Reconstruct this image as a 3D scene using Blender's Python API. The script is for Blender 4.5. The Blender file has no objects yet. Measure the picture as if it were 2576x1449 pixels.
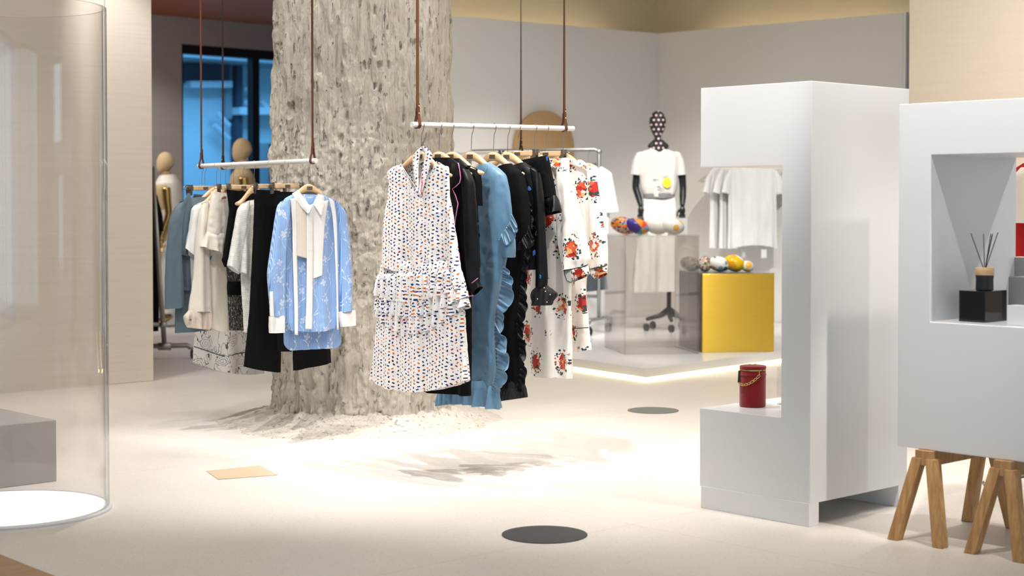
import bpy, bmesh, math, random
import numpy as np
from mathutils import Vector, Matrix
random.seed(7); rng = np.random.default_rng(7)
S = bpy.context.scene
COL = S.collection
PI = math.pi
# ------------------------------------------------------------------ camera maths
F, CX, CY = 4079.0, 1288.0, 724.5
HZ, CAMH, PITCH = 507.0, 1.25, math.radians(1.5)
OAX = HZ + F*math.tan(PITCH)
CAMP = Vector((0, 0, CAMH))
def ray(px, py):
    xr, yr = (px-CX)/F, -(py-OAX)/F
    return Vector((xr, math.cos(PITCH)+yr*math.sin(PITCH), -math.sin(PITCH)+yr*math.cos(PITCH)))
def P(px, py, Y):
    d = ray(px, py); return CAMP + d*(Y/d.y)
def G(px, py, z=0.0):
    d = ray(px, py); return CAMP + d*((z-CAMH)/d.z)
A = Vector((-0.671, 0.742, 0)).normalized()      # the shop's two grid directions
B = Vector((0.731, 0.682, 0)).normalized()
A = Vector((-B.y, B.x, 0))
# ------------------------------------------------------------------ mesh helpers
WM = {}
class MB:
    def __init__(s): s.v=[]; s.f=[]; s.uv=[]; s.n=0
    def add(s, v, f, uv=None):
        v = [tuple(p) for p in v]
        s.f += [tuple(i+s.n for i in q) for q in f]
        s.v += v; s.n += len(v)
        s.uv += list(uv) if uv is not None else [(0,0)]*len(v)
        return s
    def box(s, lo, hi):
        x0,y0,z0=lo; x1,y1,z1=hi
        return s.add([(x0,y0,z0),(x1,y0,z0),(x1,y1,z0),(x0,y1,z0),(x0,y0,z1),(x1,y0,z1),(x1,y1,z1),(x0,y1,z1)],
            [(3,2,1,0),(4,5,6,7),(0,1,5,4),(1,2,6,5),(2,3,7,6),(3,0,4,7)])
    def obox(s, o, u, v, w):            # box from corner o along three edge vectors
        o,u,v,w = map(Vector,(o,u,v,w))
        pts=[o,o+u,o+u+v,o+v,o+w,o+u+w,o+u+v+w,o+v+w]
        return s.add(pts,[(3,2,1,0),(4,5,6,7),(0,1,5,4),(1,2,6,5),(2,3,7,6),(3,0,4,7)])
    def prism(s, poly, z0, z1):         # ground polygon extruded upwards
        n=len(poly)
        v=[(p[0],p[1],z0) for p in poly]+[(p[0],p[1],z1) for p in poly]
        return s.add(v,[tuple(range(n-1,-1,-1)),tuple(range(n,2*n))]+[(i,(i+1)%n,n+(i+1)%n,n+i) for i in range(n)])
    def extr(s, pts, w):                # any planar polygon extruded along w
        n=len(pts); w=Vector(w)
        v=[Vector(p) for p in pts]+[Vector(p)+w for p in pts]
        return s.add(v,[tuple(range(n-1,-1,-1)),tuple(range(n,2*n))]+[(i,(i+1)%n,n+(i+1)%n,n+i) for i in range(n)])
    def tube(s, pts, r, k=10, cap=True):
        pts=[Vector(p) for p in pts]; n=len(pts)
        rs = r if isinstance(r,(list,tuple)) else [r]*n
        prev=None; base=s.n; v=[]; f=[]
        for i,p in enumerate(pts):
            t=(pts[min(i+1,n-1)]-pts[max(i-1,0)]).normalized()
            if prev is None:
                a=Vector((0,0,1)) if abs(t.z)<.9 else Vector((1,0,0))
                x=t.cross(a).normalized()
            else:
                x=(prev-t*prev.dot(t)).normalized()
            prev=x; y=t.cross(x)
            for j in range(k):
                an=2*PI*j/k
                v.append(p+(x*math.cos(an)+y*math.sin(an))*rs[i])
        for i in range(n-1):
            for j in range(k):
                f.append((i*k+j,i*k+(j+1)%k,(i+1)*k+(j+1)%k,(i+1)*k+j))
        if cap: f += [tuple(range(k-1,-1,-1)),tuple(range((n-1)*k,n*k))]
        return s.add(v,f)
    def lathe(s, prof, c, k=48, sx=1, sy=1):     # prof: (r,z) list, c: centre on the ground
        v=[];f=[];n=len(prof)
        for r,z in prof:
            for j in range(k):
                an=2*PI*j/k
                v.append((c[0]+r*math.cos(an)*sx,c[1]+r*math.sin(an)*sy,c[2]+z))
        for i in range(n-1):
            for j in range(k):
                f.append((i*k+j,i*k+(j+1)%k,(i+1)*k+(j+1)%k,(i+1)*k+j))
        return s.add(v,f+[tuple(range(k-1,-1,-1)),tuple(range((n-1)*k,n*k))])
    def ball(s, c, r, k=20, sc=(1,1,1), rot=None):
        v=[];f=[];m=k//2
        R = rot or Matrix.Identity(3)
        for i in range(m+1):
            ph=PI*i/m
            for j in range(k):
                th=2*PI*j/k
                v.append(Vector(c)+R@Vector((r*sc[0]*math.sin(ph)*math.cos(th),r*sc[1]*math.sin(ph)*math.sin(th),r*sc[2]*math.cos(ph))))
        for i in range(m):
            for j in range(k):
                f.append((i*k+j,(i+1)*k+j,(i+1)*k+(j+1)%k,i*k+(j+1)%k))
        return s.add(v,f)
    def grid(s, V, uv=None, wrap=False, keep=None):      # V: (rows, cols, 3) array
        m,n=V.shape[:2]; f=[]
        for i in range(m-1):
            for j in range(n if wrap else n-1):
                if keep is None or keep[i,j]:
                    f.append((i*n+j,i*n+(j+1)%n,(i+1)*n+(j+1)%n,(i+1)*n+j))
        return s.add(V.reshape(-1,3),f,None if uv is None else uv.reshape(-1,2))
    def build(s, name, mat, parent=None, smooth=False, label=None, bevel=0, solid=0, sub=0, auto=None):
        M = WM.get(parent.name, Matrix.Identity(4)).inverted() if parent else Matrix.Identity(4)
        me=bpy.data.meshes.new(name)
        me.from_pydata([M@Vector(p) for p in s.v] if parent else s.v, [], s.f)
        uvl=me.uv_layers.new(name='UVMap')
        idx=np.empty(len(me.loops),dtype=np.int32); me.loops.foreach_get('vertex_index',idx)
        uvl.data.foreach_set('uv',np.asarray(s.uv,dtype=np.float32)[idx].ravel())
        me.validate()
        if smooth: me.polygons.foreach_set('use_smooth',[True]*len(me.polygons))
        me.materials.append(mat)
        o=bpy.data.objects.new(name,me); COL.objects.link(o)
        if parent: o.parent=parent; WM[o.name]=WM.get(parent.name,Matrix.Identity(4))
        if label: o['label']=label
        if bevel:
            b=o.modifiers.new('bevel','BEVEL'); b.width=bevel; b.segments=2; b.limit_method='ANGLE'
        if solid:
            b=o.modifiers.new('solid','SOLIDIFY'); b.thickness=solid; b.offset=0
        if auto is not None:
            me.polygons.foreach_set('use_smooth',[True]*len(me.polygons))
            bm=bmesh.new(); bm.from_mesh(me)
            for e in bm.edges:
                if len(e.link_faces)==2 and e.calc_face_angle(0)>auto: e.smooth=False
            bm.to_mesh(me); bm.free()
        return o
def thing(name, label, cat, loc=(0,0,0), group=None):
    o=bpy.data.objects.new(name,None); COL.objects.link(o); o.empty_display_size=.05
    o.location=loc; WM[o.name]=Matrix.Translation(Vector(loc))
    return tag(o,label,cat,group)
def tag(o, label, cat, group=None):
    o['label']=label; o['category']=cat
    if group: o['group']=group
    return o
def struct(o): o['kind']='structure'; return o
def dup(root, loc, rot=None, label=None, group=None):
    r=root.copy(); COL.objects.link(r); r.location=loc
    if rot is not None: r.rotation_euler=rot
    if label: r['label']=label
    if group: r['group']=group
    for ch in list(root.children):
        c=ch.copy(); COL.objects.link(c); c.parent=r
        for g in list(ch.children):
            d=g.copy(); COL.objects.link(d); d.parent=c
    return r
# ------------------------------------------------------------------ numpy noise
def _h(i,j,k,seed):
    n=(i*374761393+j*668265263+k*2147483647+seed*974634777)&0xFFFFFFFF
    n=((n^(n>>13))*1274126177)&0xFFFFFFFF
    n=((n^(n>>16))*2246822519)&0xFFFFFFFF
    return ((n^(n>>15))&0xFFFF)/65535.0
def vnoise(x,y,z=0,seed=0):
    x,y,z=np.broadcast_arrays(np.asarray(x,float),np.asarray(y,float),np.asarray(z,float))
    xi=np.floor(x).astype(np.int64);yi=np.floor(y).astype(np.int64);zi=np.floor(z).astype(np.int64)
    fx,fy,fz=x-xi,y-yi,z-zi
    fx=fx*fx*fx*(fx*(fx*6-15)+10);fy=fy*fy*fy*(fy*(fy*6-15)+10);fz=fz*fz*fz*(fz*(fz*6-15)+10)
    r=0
    for a in (0,1):
        for b in (0,1):
            for c in (0,1):
                r=r+_h(xi+a,yi+b,zi+c,seed)*(fx if a else 1-fx)*(fy if b else 1-fy)*(fz if c else 1-fz)
    return r*2-1
def fbm(x,y,z=0,o=4,seed=0):
    r=0;a=1.;t=0
    for i in range(o):
        r=r+a*vnoise(np.asarray(x)*2**i,np.asarray(y)*2**i,np.asarray(z)*2**i,seed+i); t+=a; a*=.5
    return r/t
# ------------------------------------------------------------------ materials
class X:
    def __init__(s,n,k): s.n=n; s.k=k
    def _m(s,op,b=None,c=None): return s.n.math(op,s,b,c)
    def __add__(s,o): return s._m('ADD',o)
    __radd__=__add__
    def __sub__(s,o): return s._m('SUBTRACT',o)
    def __rsub__(s,o): return s.n.math('SUBTRACT',o,s)
    def __mul__(s,o): return s._m('MULTIPLY',o)
    __rmul__=__mul__
    def __truediv__(s,o): return s._m('DIVIDE',o)
    def __lt__(s,o): return s._m('LESS_THAN',o)
    def __gt__(s,o): return s._m('GREATER_THAN',o)
    def abs(s): return s._m('ABSOLUTE')
    def floor(s): return s._m('FLOOR')
    def fract(s): return s._m('FRACT')
    def sin(s): return s._m('SINE')
    def cos(s): return s._m('COSINE')
    def sqrt(s): return s._m('SQRT')
    def max(s,o): return s._m('MAXIMUM',o)
    def min(s,o): return s._m('MINIMUM',o)
class Mat:
    def __init__(s,name,rough=.6,color=(.8,.8,.8),metal=0,spec=.5,**kw):
        s.m=bpy.data.materials.new(name); s.m.use_nodes=True
        s.nt=s.m.node_tree; s.b=s.nt.nodes['Principled BSDF']; s.out=s.nt.nodes['Material Output']
        s.b.inputs['Base Color'].default_value=(*color,1); s.b.inputs['Roughness'].default_value=rough
        s.b.inputs['Metallic'].default_value=metal; s.b.inputs['Specular IOR Level'].default_value=spec
        s.m.diffuse_color=(*color,1)
        for k,v in kw.items(): s.b.inputs[k.replace('_',' ')].default_value=v
    def node(s,t,**kw):
        n=s.nt.nodes.new(t)
        for k,v in kw.items(): setattr(n,k,v)
        return n
    def link(s,a,b): s.nt.links.new(a.k if isinstance(a,X) else a,b)
    def put(s,sock,v):
        if isinstance(v,X): s.nt.links.new(v.k,sock)
        elif v is not None: sock.default_value=v
    def math(s,op,a,b=None,c=None):
        n=s.node('ShaderNodeMath',operation=op)
        for i,v in enumerate((a,b,c)): s.put(n.inputs[i],v)
        return X(s,n.outputs[0])
    def coords(s,kind='Object'):
        n=s.node('ShaderNodeTexCoord'); sp=s.node('ShaderNodeSeparateXYZ')
        s.nt.links.new(n.outputs[kind],sp.inputs[0])
        return [X(s,o) for o in sp.outputs]
    def world(s):
        n=s.node('ShaderNodeNewGeometry'); sp=s.node('ShaderNodeSeparateXYZ')
        s.nt.links.new(n.outputs['Position'],sp.inputs[0])
        return [X(s,o) for o in sp.outputs]
    def vec(s,x,y=0.,z=0.):
        n=s.node('ShaderNodeCombineXYZ')
        for i,v in enumerate((x,y,z)): s.put(n.inputs[i],v)
        return X(s,n.outputs[0])
    def noise(s,v,scale=5,detail=4,rough=.5,dist=0):
        n=s.node('ShaderNodeTexNoise'); s.link(v,n.inputs['Vector'])
        n.inputs['Scale'].default_value=scale; n.inputs['Detail'].default_value=detail
        n.inputs['Roughness'].default_value=rough; n.inputs['Distortion'].default_value=dist
        return X(s,n.outputs[0])
    def white(s,v):
        n=s.node('ShaderNodeTexWhiteNoise',noise_dimensions='3D'); s.link(v,n.inputs['Vector'])
        sp=s.node('ShaderNodeSeparateColor'); s.nt.links.new(n.outputs['Color'],sp.inputs[0])
        return [X(s,o) for o in sp.outputs]
    def voro(s,v,scale,rand=1.,feature='F1'):
        n=s.node('ShaderNodeTexVoronoi',feature=feature); s.link(v,n.inputs['Vector'])
        n.inputs['Scale'].default_value=scale; n.inputs['Randomness'].default_value=rand
        sp=s.node('ShaderNodeSeparateColor'); s.nt.links.new(n.outputs['Color'],sp.inputs[0])
        return X(s,n.outputs['Distance']),[X(s,o) for o in sp.outputs]
    def mix(s,f,a,b):
        n=s.node('ShaderNodeMix',data_type='RGBA')
        s.put(n.inputs[0],f)
        for sock,v in ((n.inputs[6],a),(n.inputs[7],b)):
            if isinstance(v,X): s.nt.links.new(v.k,sock)
            else: sock.default_value=(*v,1)
        return X(s,n.outputs[2])
    def ramp(s,f,a,b):                    # remap a..b to 0..1, clamped
        n=s.node('ShaderNodeMapRange'); s.put(n.inputs[0],f)
        n.inputs[1].default_value=a; n.inputs[2].default_value=b
        return X(s,n.outputs[0])
    def color(s,c): s.nt.links.new(c.k,s.b.inputs['Base Color']); return s
    def rough(s,c): s.nt.links.new(c.k,s.b.inputs['Roughness']); return s
    def alpha(s,c): s.nt.links.new(c.k,s.b.inputs['Alpha']); return s
    def bump(s,h,strength=.3,dist=.01):
        n=s.node('ShaderNodeBump'); n.inputs['Strength'].default_value=strength; n.inputs['Distance'].default_value=dist
        s.link(h,n.inputs['Height']); s.nt.links.new(n.outputs[0],s.b.inputs['Normal']); return s
def srgb(r,g,b):
    f=lambda c:(c/255/12.92 if c/255<.04045 else ((c/255+.055)/1.055)**2.4)
    return (f(r),f(g),f(b))
def cloth_mat(name,color,rough=.75,weave=900,sheen=.2,spec=.3,bs=.08):
    m=Mat(name,rough,color,spec=spec,Sheen_Weight=sheen)
    u,v,_=m.coords('UV')
    n=m.noise(m.vec(u*6.,v*1.2,0.),3,3)
    m.color(m.mix(n,tuple(c*.86 for c in color),tuple(min(1,c*1.1) for c in color)))
    wk=m.noise(m.vec(u*16.,v*5.,1.),1.,4,.55,.6)
    m.bump(m.noise(m.vec(u,v,0.),weave,2)*.12+wk,min(1.,bs*4),.006)
    return m.m
def plain(name,color,rough=.5,metal=0,spec=.5,var=.06,scale=8,**kw):
    m=Mat(name,rough,color,metal,spec,**kw)
    x,y,z=m.coords('Object')
    n=m.noise(m.vec(x,y,z),scale,3)
    m.color(m.mix(n,tuple(c*(1-var) for c in color),tuple(min(1,c*(1+var)) for c in color)))
    return m.m
MT={}
# floor: fine speckled cement
m=Mat('floor_cement',.42,spec=.35); x,y,z=m.world(); v=m.vec(x,y,0.)
c=m.mix(m.noise(v,1.3,5),srgb(228,220,211),srgb(238,232,225))
sp_d,sp_c=m.voro(v,140)
c=m.mix((sp_c[0]>.86)*(sp_d<.35)*.35,c,srgb(150,132,114))
c=m.mix(m.ramp(m.noise(v,90,3),.55,.75)*.25,c,srgb(200,182,162))
j1=((x*A.x+y*A.y+.55)/2.4).fract(); j2=((x*B.x+y*B.y+.2)/2.4).fract()
c=m.mix(((j1<.0016).max(j2<.0016))*.45,c,srgb(200,170,130))
m.color(c); m.rough(m.ramp(m.noise(v,5,4),0,1)*.25+.34); m.bump(m.noise(v,260,2),.06,.003); MT['floor']=m.m
m=Mat('floor_boards',.4); x,y,z=m.world()
a=x*.8+y*.6; b=y*.8-x*.6
n=m.noise(m.vec(a*1.,b*14.,0.),6,6,.6)
c=m.mix(n,srgb(150,112,70),srgb(196,158,112)); c=m.mix(((b/.14).fract()<.02)*.7,c,srgb(80,56,34)); m.color(c); MT['boards']=m.m
# plaster walls with faint horizontal trowel marks
def plaster(name,c0,c1,line=.25,lc=None):
    m=Mat(name,.8,spec=.25); x,y,z=m.world()
    h=(x+y)*.6
    n=m.noise(m.vec(h*1.,z*26.,(x-y)*1.),1.6,5,.6)
    n2=m.noise(m.vec(h*.8,z*90.,0.),1.4,3,.6)
    c=m.mix(n,c0,c1)
    if lc: c=m.mix(m.ramp(n2,.62,.72)*m.ramp(m.noise(m.vec(x,y,z),2.2,2),.5,.62)*line,c,lc)
    m.color(c); m.bump(n,.12,.01); return m.m
MT['plaster']=plaster('wall_plaster',srgb(222,212,200),srgb(236,228,217),.5,srgb(150,138,124))
MT['tan']=plaster('tan_plaster',srgb(226,211,192),srgb(235,221,204),.4,srgb(190,160,130))
MT['outer']=plaster('beige_plaster',srgb(178,169,152),srgb(190,181,163),.2,srgb(190,178,156))
MT['grey']=plaster('grey_plaster',srgb(166,156,151),srgb(180,170,165),.2,srgb(130,120,114))
MT['partition']=plain('partition_paint',srgb(232,228,222),.32,spec=.5,var=.02,scale=2)
MT['ceil']=plain('ceiling_paint',srgb(220,214,204),.9,var=.02)
m=Mat('ceiling_wood',.6); x,y,z=m.world(); a=x*B.x+y*B.y; b=x*A.x+y*A.y
n=m.noise(m.vec(a*1.,b*20.,0.),4,5,.6); c=m.mix(n,srgb(150,74,36),srgb(196,110,58)); m.color(c); MT['ceilwood']=m.m
MT['black_metal']=plain('black_metal',(.012,.012,.014),.4,.3)
MT['white_lacquer']=plain('white_lacquer',(.86,.86,.86),.25,spec=.5,var=.012,scale=1.5)
MT['white_satin']=plain('white_satin_paint',(.80,.80,.80),.35,var=.02)
MT['white_steel']=plain('white_steel',(.85,.84,.82),.3,var=.02)
MT['steel']=plain('brushed_steel',(.42,.41,.40),.32,1.,var=.1)
MT['pipe']=plain('galvanised_pipe',(.36,.37,.35),.38,.9,var=.12)
MT['dark_metal']=plain('dark_bronze_metal',(.20,.175,.16),.42,.7,var=.1)
MT['brass']=plain('brass',(.83,.58,.22),.25,1.,var=.05)
MT['gold_chrome']=plain('gold_chrome',(.80,.55,.20),.18,1.,var=.03)
MT['concrete']=plain('grey_concrete',srgb(176,172,166),.7,var=.12,scale=5)
MT['charcoal']=plain('charcoal_metal',srgb(62,64,66),.6,var=.12,scale=30)
MT['slate']=plain('slate_metal',srgb(120,122,116),.6,var=.1,scale=30)
MT['plate']=plain('tan_stone',srgb(214,190,160),.6,var=.07,scale=6)
MT['black_acrylic']=plain('black_acrylic',(.008,.008,.009),.08,spec=.6,var=0)
MT['black_matte']=plain('black_matte',(.012,.013,.016),.55,var=.1)
MT['blackgloss']=plain('black_gloss',(.012,.012,.013),.25,var=0)
MT['beech']=None
def wood(name,c0,c1,along=0,sc=9,rough=.45):
    m=Mat(name,rough,spec=.4); k=m.coords('Object'); w=[q*16. for q in k]; w[along]=k[along]*1.3
    n=m.noise(m.vec(*w),sc*.5,5,.6,.4); m.color(m.mix(m.ramp(n,.3,.7),c0,c1)); m.bump(n,.05,.002); return m.m
MT['beech']=wood('beech_hanger_wood',srgb(218,178,132),srgb(240,208,166),0)
MT['oak']=wood('oak_leg_wood',srgb(172,126,78),srgb(212,168,114),2,8)
MT['cap']=wood('ash_cap_wood',srgb(206,164,116),srgb(226,190,146),0)
MT['disc']=plain('tan_felt_disc',srgb(188,152,108),.85,var=.04)
MT['leather']=plain('brown_leather',srgb(98,54,36),.5,var=.15,scale=40)
MT['leather_dark']=plain('dark_brown_leather',srgb(58,34,26),.5,var=.15,scale=40)
m=Mat('brushed_gold',.3,metal=1.,Anisotropic=.95,Anisotropic_Rotation=.25); tn=m.node('ShaderNodeTangent',direction_type='RADIAL',axis='Z'); m.nt.links.new(tn.outputs[0],m.b.inputs['Tangent']); x,y,z=m.coords('Object')
n=m.noise(m.vec(x*2.,y*2.,z*160.),3,3); m.color(m.mix(n,(.86,.57,.07),(.98,.70,.12))); m.rough(n*.04+.28); MT['gold']=m.m
m=Mat('smoked_mirror',.18,(.13,.11,.10),metal=.85); MT['mirror']=m.m
# clear sheets: light goes straight through, the surface reflects by Fresnel, thicker wall to look through at grazing angles
def clear(name,tint,edge,facing=(.85,1.),ior=1.45):
    m=Mat(name); nt=m.nt
    lw=m.node('ShaderNodeLayerWeight'); lw.inputs[0].default_value=.5
    f=m.ramp(X(m,lw.outputs['Facing']),*facing)
    tr=m.node('ShaderNodeBsdfTransparent'); m.link(m.mix(f,tint,edge),tr.inputs[0])
    gl=m.node('ShaderNodeBsdfGlossy'); gl.inputs['Roughness'].default_value=.015
    fc=X(m,lw.outputs['Facing']); p5=fc*fc*fc*fc*fc*.9+.04      # Schlick reflectance, the same from both sides
    mx=m.node('ShaderNodeMixShader'); m.link(p5,mx.inputs[0])
    nt.links.new(tr.outputs[0],mx.inputs[1]); nt.links.new(gl.outputs[0],mx.inputs[2])
    nt.links.new(mx.outputs[0],m.out.inputs[0]); return m.m
MT['tube']=clear('clear_acrylic_tube',(.988,.986,.984),(.66,.70,.74),(.78,.98))
MT['smoke']=clear('smoked_acrylic',(.925,.915,.905),(.5,.48,.45),(.9,1.))
MT['pane']=clear('window_glass',(.93,.96,.97),(.7,.8,.85))
MT['acrylic']=clear('clear_acrylic',(.95,.95,.95),(.6,.6,.6),(.8,1.))
def emit(name,col,st):
    m=Mat(name); e=m.node('ShaderNodeEmission'); e.inputs[0].default_value=(*col,1); e.inputs[1].default_value=st
    m.nt.links.new(e.outputs[0],m.out.inputs[0]); return m.m
MT['led']=emit('led_strip_glow',(1,.86,.42),14)
# column plaster: pale, slightly warm, drips and pits as relief, pits also shaded by colour, few grey stains
def colmat(name,c0,c1,st):
    m=Mat(name,.75,spec=.3); x,y,z=m.world()
    n=m.noise(m.vec(x*3.,y*3.,z*1.),2,5,.6); c=m.mix(n,c0,c1)
    c=m.mix(m.ramp(m.noise(m.vec(x*14.,y*14.,z*4.),2,4,.6),.66,.8)*st,c,srgb(140,134,128)); m.color(c)
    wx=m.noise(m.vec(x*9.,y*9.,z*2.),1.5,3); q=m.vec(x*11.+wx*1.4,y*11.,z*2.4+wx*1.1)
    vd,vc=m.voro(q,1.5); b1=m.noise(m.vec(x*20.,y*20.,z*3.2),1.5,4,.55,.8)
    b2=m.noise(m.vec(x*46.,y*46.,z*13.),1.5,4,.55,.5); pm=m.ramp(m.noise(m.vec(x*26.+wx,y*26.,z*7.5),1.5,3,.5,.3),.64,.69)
    m.color(m.mix(pm*(st+.2),c,srgb(112,104,95)))  # painted shade: plaster colour darkened inside the pits
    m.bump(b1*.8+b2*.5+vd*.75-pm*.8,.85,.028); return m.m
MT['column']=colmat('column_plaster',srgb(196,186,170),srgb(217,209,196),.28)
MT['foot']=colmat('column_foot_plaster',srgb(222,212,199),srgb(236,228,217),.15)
# ---- garment cloths
MT['white_cotton']=cloth_mat('white_cotton',(.84,.83,.81),.8)
MT['heather']=cloth_mat('heather_grey_jersey',srgb(204,200,194),.85)
MT['ecru']=cloth_mat('ecru_twill',srgb(222,219,213),.8)
MT['cream']=cloth_mat('cream_crepe',srgb(238,230,216),.7)
MT['ivory_satin']=cloth_mat('ivory_satin',srgb(246,240,230),.42,600,.1,.5)
MT['black']=cloth_mat('black_crepe',(.004,.004,.0045),.8,900,.0,.12)
MT['black_satin']=cloth_mat('black_satin',(.004,.004,.0045),.42,600,.0,.26)
MT['blue_satin']=cloth_mat('dusty_blue_satin',srgb(100,139,168),.40,700,.15,.5)
MT['denim']=cloth_mat('slate_blue_linen',srgb(96,113,124),.85,420,.15,.15,.5)
MT['slatecloth']=cloth_mat('dark_slate_cloth',srgb(70,80,88),.6)
MT['pink']=cloth_mat('pink_piping',srgb(226,128,190),.5)
MT['green_pipe']=cloth_mat('dark_green_piping',srgb(14,54,42),.5)
MT['red_cloth']=cloth_mat('red_cloth',srgb(196,20,20),.6)
MT['red_suede']=cloth_mat('red_suede',srgb(136,14,18),.85,1500,.4)
MT['blue_patch']=cloth_mat('blue_embroidery',srgb(50,110,200),.6)
MT['mauve_patch']=cloth_mat('mauve_embroidery',srgb(150,90,110),.6)
MT['grey_band']=cloth_mat('grey_knit',srgb(120,118,118),.8)
def tulle(name,col,a):
    m=Mat(name,.8,col); u,v,_=m.coords('UV')
    n=m.noise(m.vec(u*40.,v*6.,0.),3,3); m.b.inputs['Alpha'].default_value=a
    m.alpha(m.ramp(n,.2,.8)*.35+(a-.17)); return m.m
MT['tulle_blush']=tulle('blush_tulle',srgb(236,222,206),.72)
MT['tulle_black']=tulle('black_tulle',(.006,.006,.006),.84)
MT['chiffon_black']=tulle('black_chiffon',(.006,.006,.006),.9)
# confetti print: little rounded tablets in navy, black, orange and brick
m=Mat('tablet_print_cotton',.7,spec=.3,Sheen_Weight=.1); u,v,_=m.coords('UV'); K=1/.0168
pu,pv=u*(K*.78),v*K; pv=pv+((pu.floor()*.5).fract()); fu,fv=pu.floor(),pv.floor(); r=m.white(m.vec(fu,fv,3.)); q=m.white(m.vec(fu,fv,9.))
dx=pu.fract()-.5-(q[0]-.5)*.36; dy=pv.fract()-.5-(q[1]-.5)*.30; an=r[0]*6.28; ca,sa=an.cos(),an.sin()
lx=(dx*ca+dy*sa).abs(); ly=(dy*ca-dx*sa).abs(); sm=((r[1]>.82)*.45)
inside=((lx/(.175-sm*.175)).max(ly/(.28-sm*.28)))<1.
c=m.mix(r[1]>.38,srgb(34,52,120),srgb(36,36,52)); c=m.mix(r[1]>.60,c,srgb(214,116,40)); c=m.mix(r[1]>.78,c,srgb(160,52,36)); c=m.mix(r[1]>.9,c,srgb(60,60,70))
dot=(((lx-.04).abs()<.035)*((ly-.10).abs()<.035)); c=m.mix(dot*.5,c,srgb(20,20,30))
m.color(m.mix(inside,srgb(246,242,240),c)); m.bump(m.noise(m.vec(u,v,0.),700,2),.06,.002); MT['print']=m.m
# rose bouquets on ivory satin
m=Mat('rose_bouquet_satin',.45,spec=.45,Sheen_Weight=.1); u,v,_=m.coords('UV'); K=1/.138
pu,pv=u*(K*.86),v*K; pu=pu+((pv.floor()*.5).fract()); fu,fv=pu.floor(),pv.floor(); r=m.white(m.vec(fu,fv,5.))
dx=(pu.fract()-.5-(r[0]-.5)*.14)*.138; dy=(pv.fract()-.5-(r[1]-.5)*.14)*.138
nz=m.noise(m.vec(u*.8,v,0.),60,3,.6); nz2=m.noise(m.vec(u*.8,v,7.),60,3,.6)
wob=(nz-.5)*.046; uu=u*.8+(nz-.5)*.022; vv=v+(nz2-.5)*.022
d=((dx*1.25)*(dx*1.25)+(dy*.78)*(dy*.78)).sqrt()+wob
d1,c1=m.voro(m.vec(uu,vv,0.),58); d2,c2=m.voro(m.vec(uu*1.1,vv*.8,4.),92)
big=(r[2]>.18)
petal=(d<.031)*big
rc=m.mix(c1[0]>.40,srgb(184,40,26),srgb(226,100,60)); rc=m.mix(c1[0]>.62,rc,srgb(240,186,124)); rc=m.mix(c1[0]>.76,rc,srgb(24,58,58)); rc=m.mix(c1[0]>.9,rc,srgb(247,240,232))
rc=m.mix(m.ramp(m.noise(m.vec(u,v,0.),300,2),.5,.7)*.7,rc,srgb(112,18,16))
leaf=(d<.054)*(d>.026)*big*(d2<.44)*(c2[0]>.32)
lc=m.mix(c2[1]>.84,srgb(24,62,60),srgb(176,70,44))
sprig=((d<.018)*(r[2]<.18))*(d2<.5)*(c2[0]>.35)
c=m.mix(leaf,srgb(247,240,232),lc); c=m.mix(petal,c,rc); c=m.mix(sprig,c,m.mix(c2[1]>.6,srgb(80,96,80),srgb(150,60,44)))
m.color(c); MT['floral']=m.m
# blue pin-striped voile with white embroidered flowers, vines and leaves
def voile(name,alpha):
    m=Mat(name,.65,spec=.3,Sheen_Weight=.2); u,v,_=m.coords('UV')
    st=((u*(6.2832/.0066)).sin()+1.)*.5
    c=m.mix(st,srgb(98,142,206),srgb(172,200,236))
    K=1/.12; pu,pv=u*K,v*K; pv=pv+((pu.floor()*.5).fract()); r=m.white(m.vec(pu.floor(),pv.floor(),2.))
    dx=(pu.fract()-.5-(r[0]-.5)*.35)*.12; dy=(pv.fract()-.5-(r[1]-.5)*.35)*.12
    rr=(dx*dx+dy*dy).sqrt(); th=m.math('ARCTAN2',dy,dx)+r[2]*6.28
    petal=(rr<((th*2.).cos().abs()*.7+.3)*.019)
    w1=(v*34.+(u*9.).sin()*3.).sin()*.018+(v*11.).sin()*.01
    x1=(((u+w1)/.085).fract()-.5)*.085; vine=(x1.abs()<.0011)
    q=v/.020; sd=((q.floor()*.5).fract()>.25)*2.-1.; wn=m.white(m.vec(q.floor(),(u/.085+w1/.085).floor(),1.))
    lx=(x1-sd*.0075+ (q.fract()-.5)*sd*-.010)/.0034; ly=(q.fract()-.5)*.020/.0085
    leaf=((lx*lx+ly*ly)<1.)*(wn[0]>.45)
    ring=(rr<((th*2.).cos().abs()*.7+.3)*.0155)
    bead=((rr-.030).abs()<.0016)*((th*9.).sin()>.2)*((th*.9).sin()>.3)
    mask=(petal*.85-ring*.25).max(leaf*.8).max(vine*.8).max(bead*.9)
    c=m.mix(mask*.72,c,srgb(232,238,248)); m.color(c)
    m.b.inputs['Alpha'].default_value=alpha
    if alpha<1: m.alpha(mask*(1-alpha)+alpha)
    return m.m
MT['voile']=voile('striped_voile',1.); MT['voile_sheer']=voile('sheer_striped_voile',.72)
m=Mat('pleated_cream_lace',.7,spec=.3); u,v,_=m.coords('UV'); st=((u*(6.2832/.008)).sin()+1.)*.5
m.color(m.mix(st,srgb(206,192,176),srgb(244,238,230))); m.bump(st,.4,.003); MT['pleat']=m.m
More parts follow.
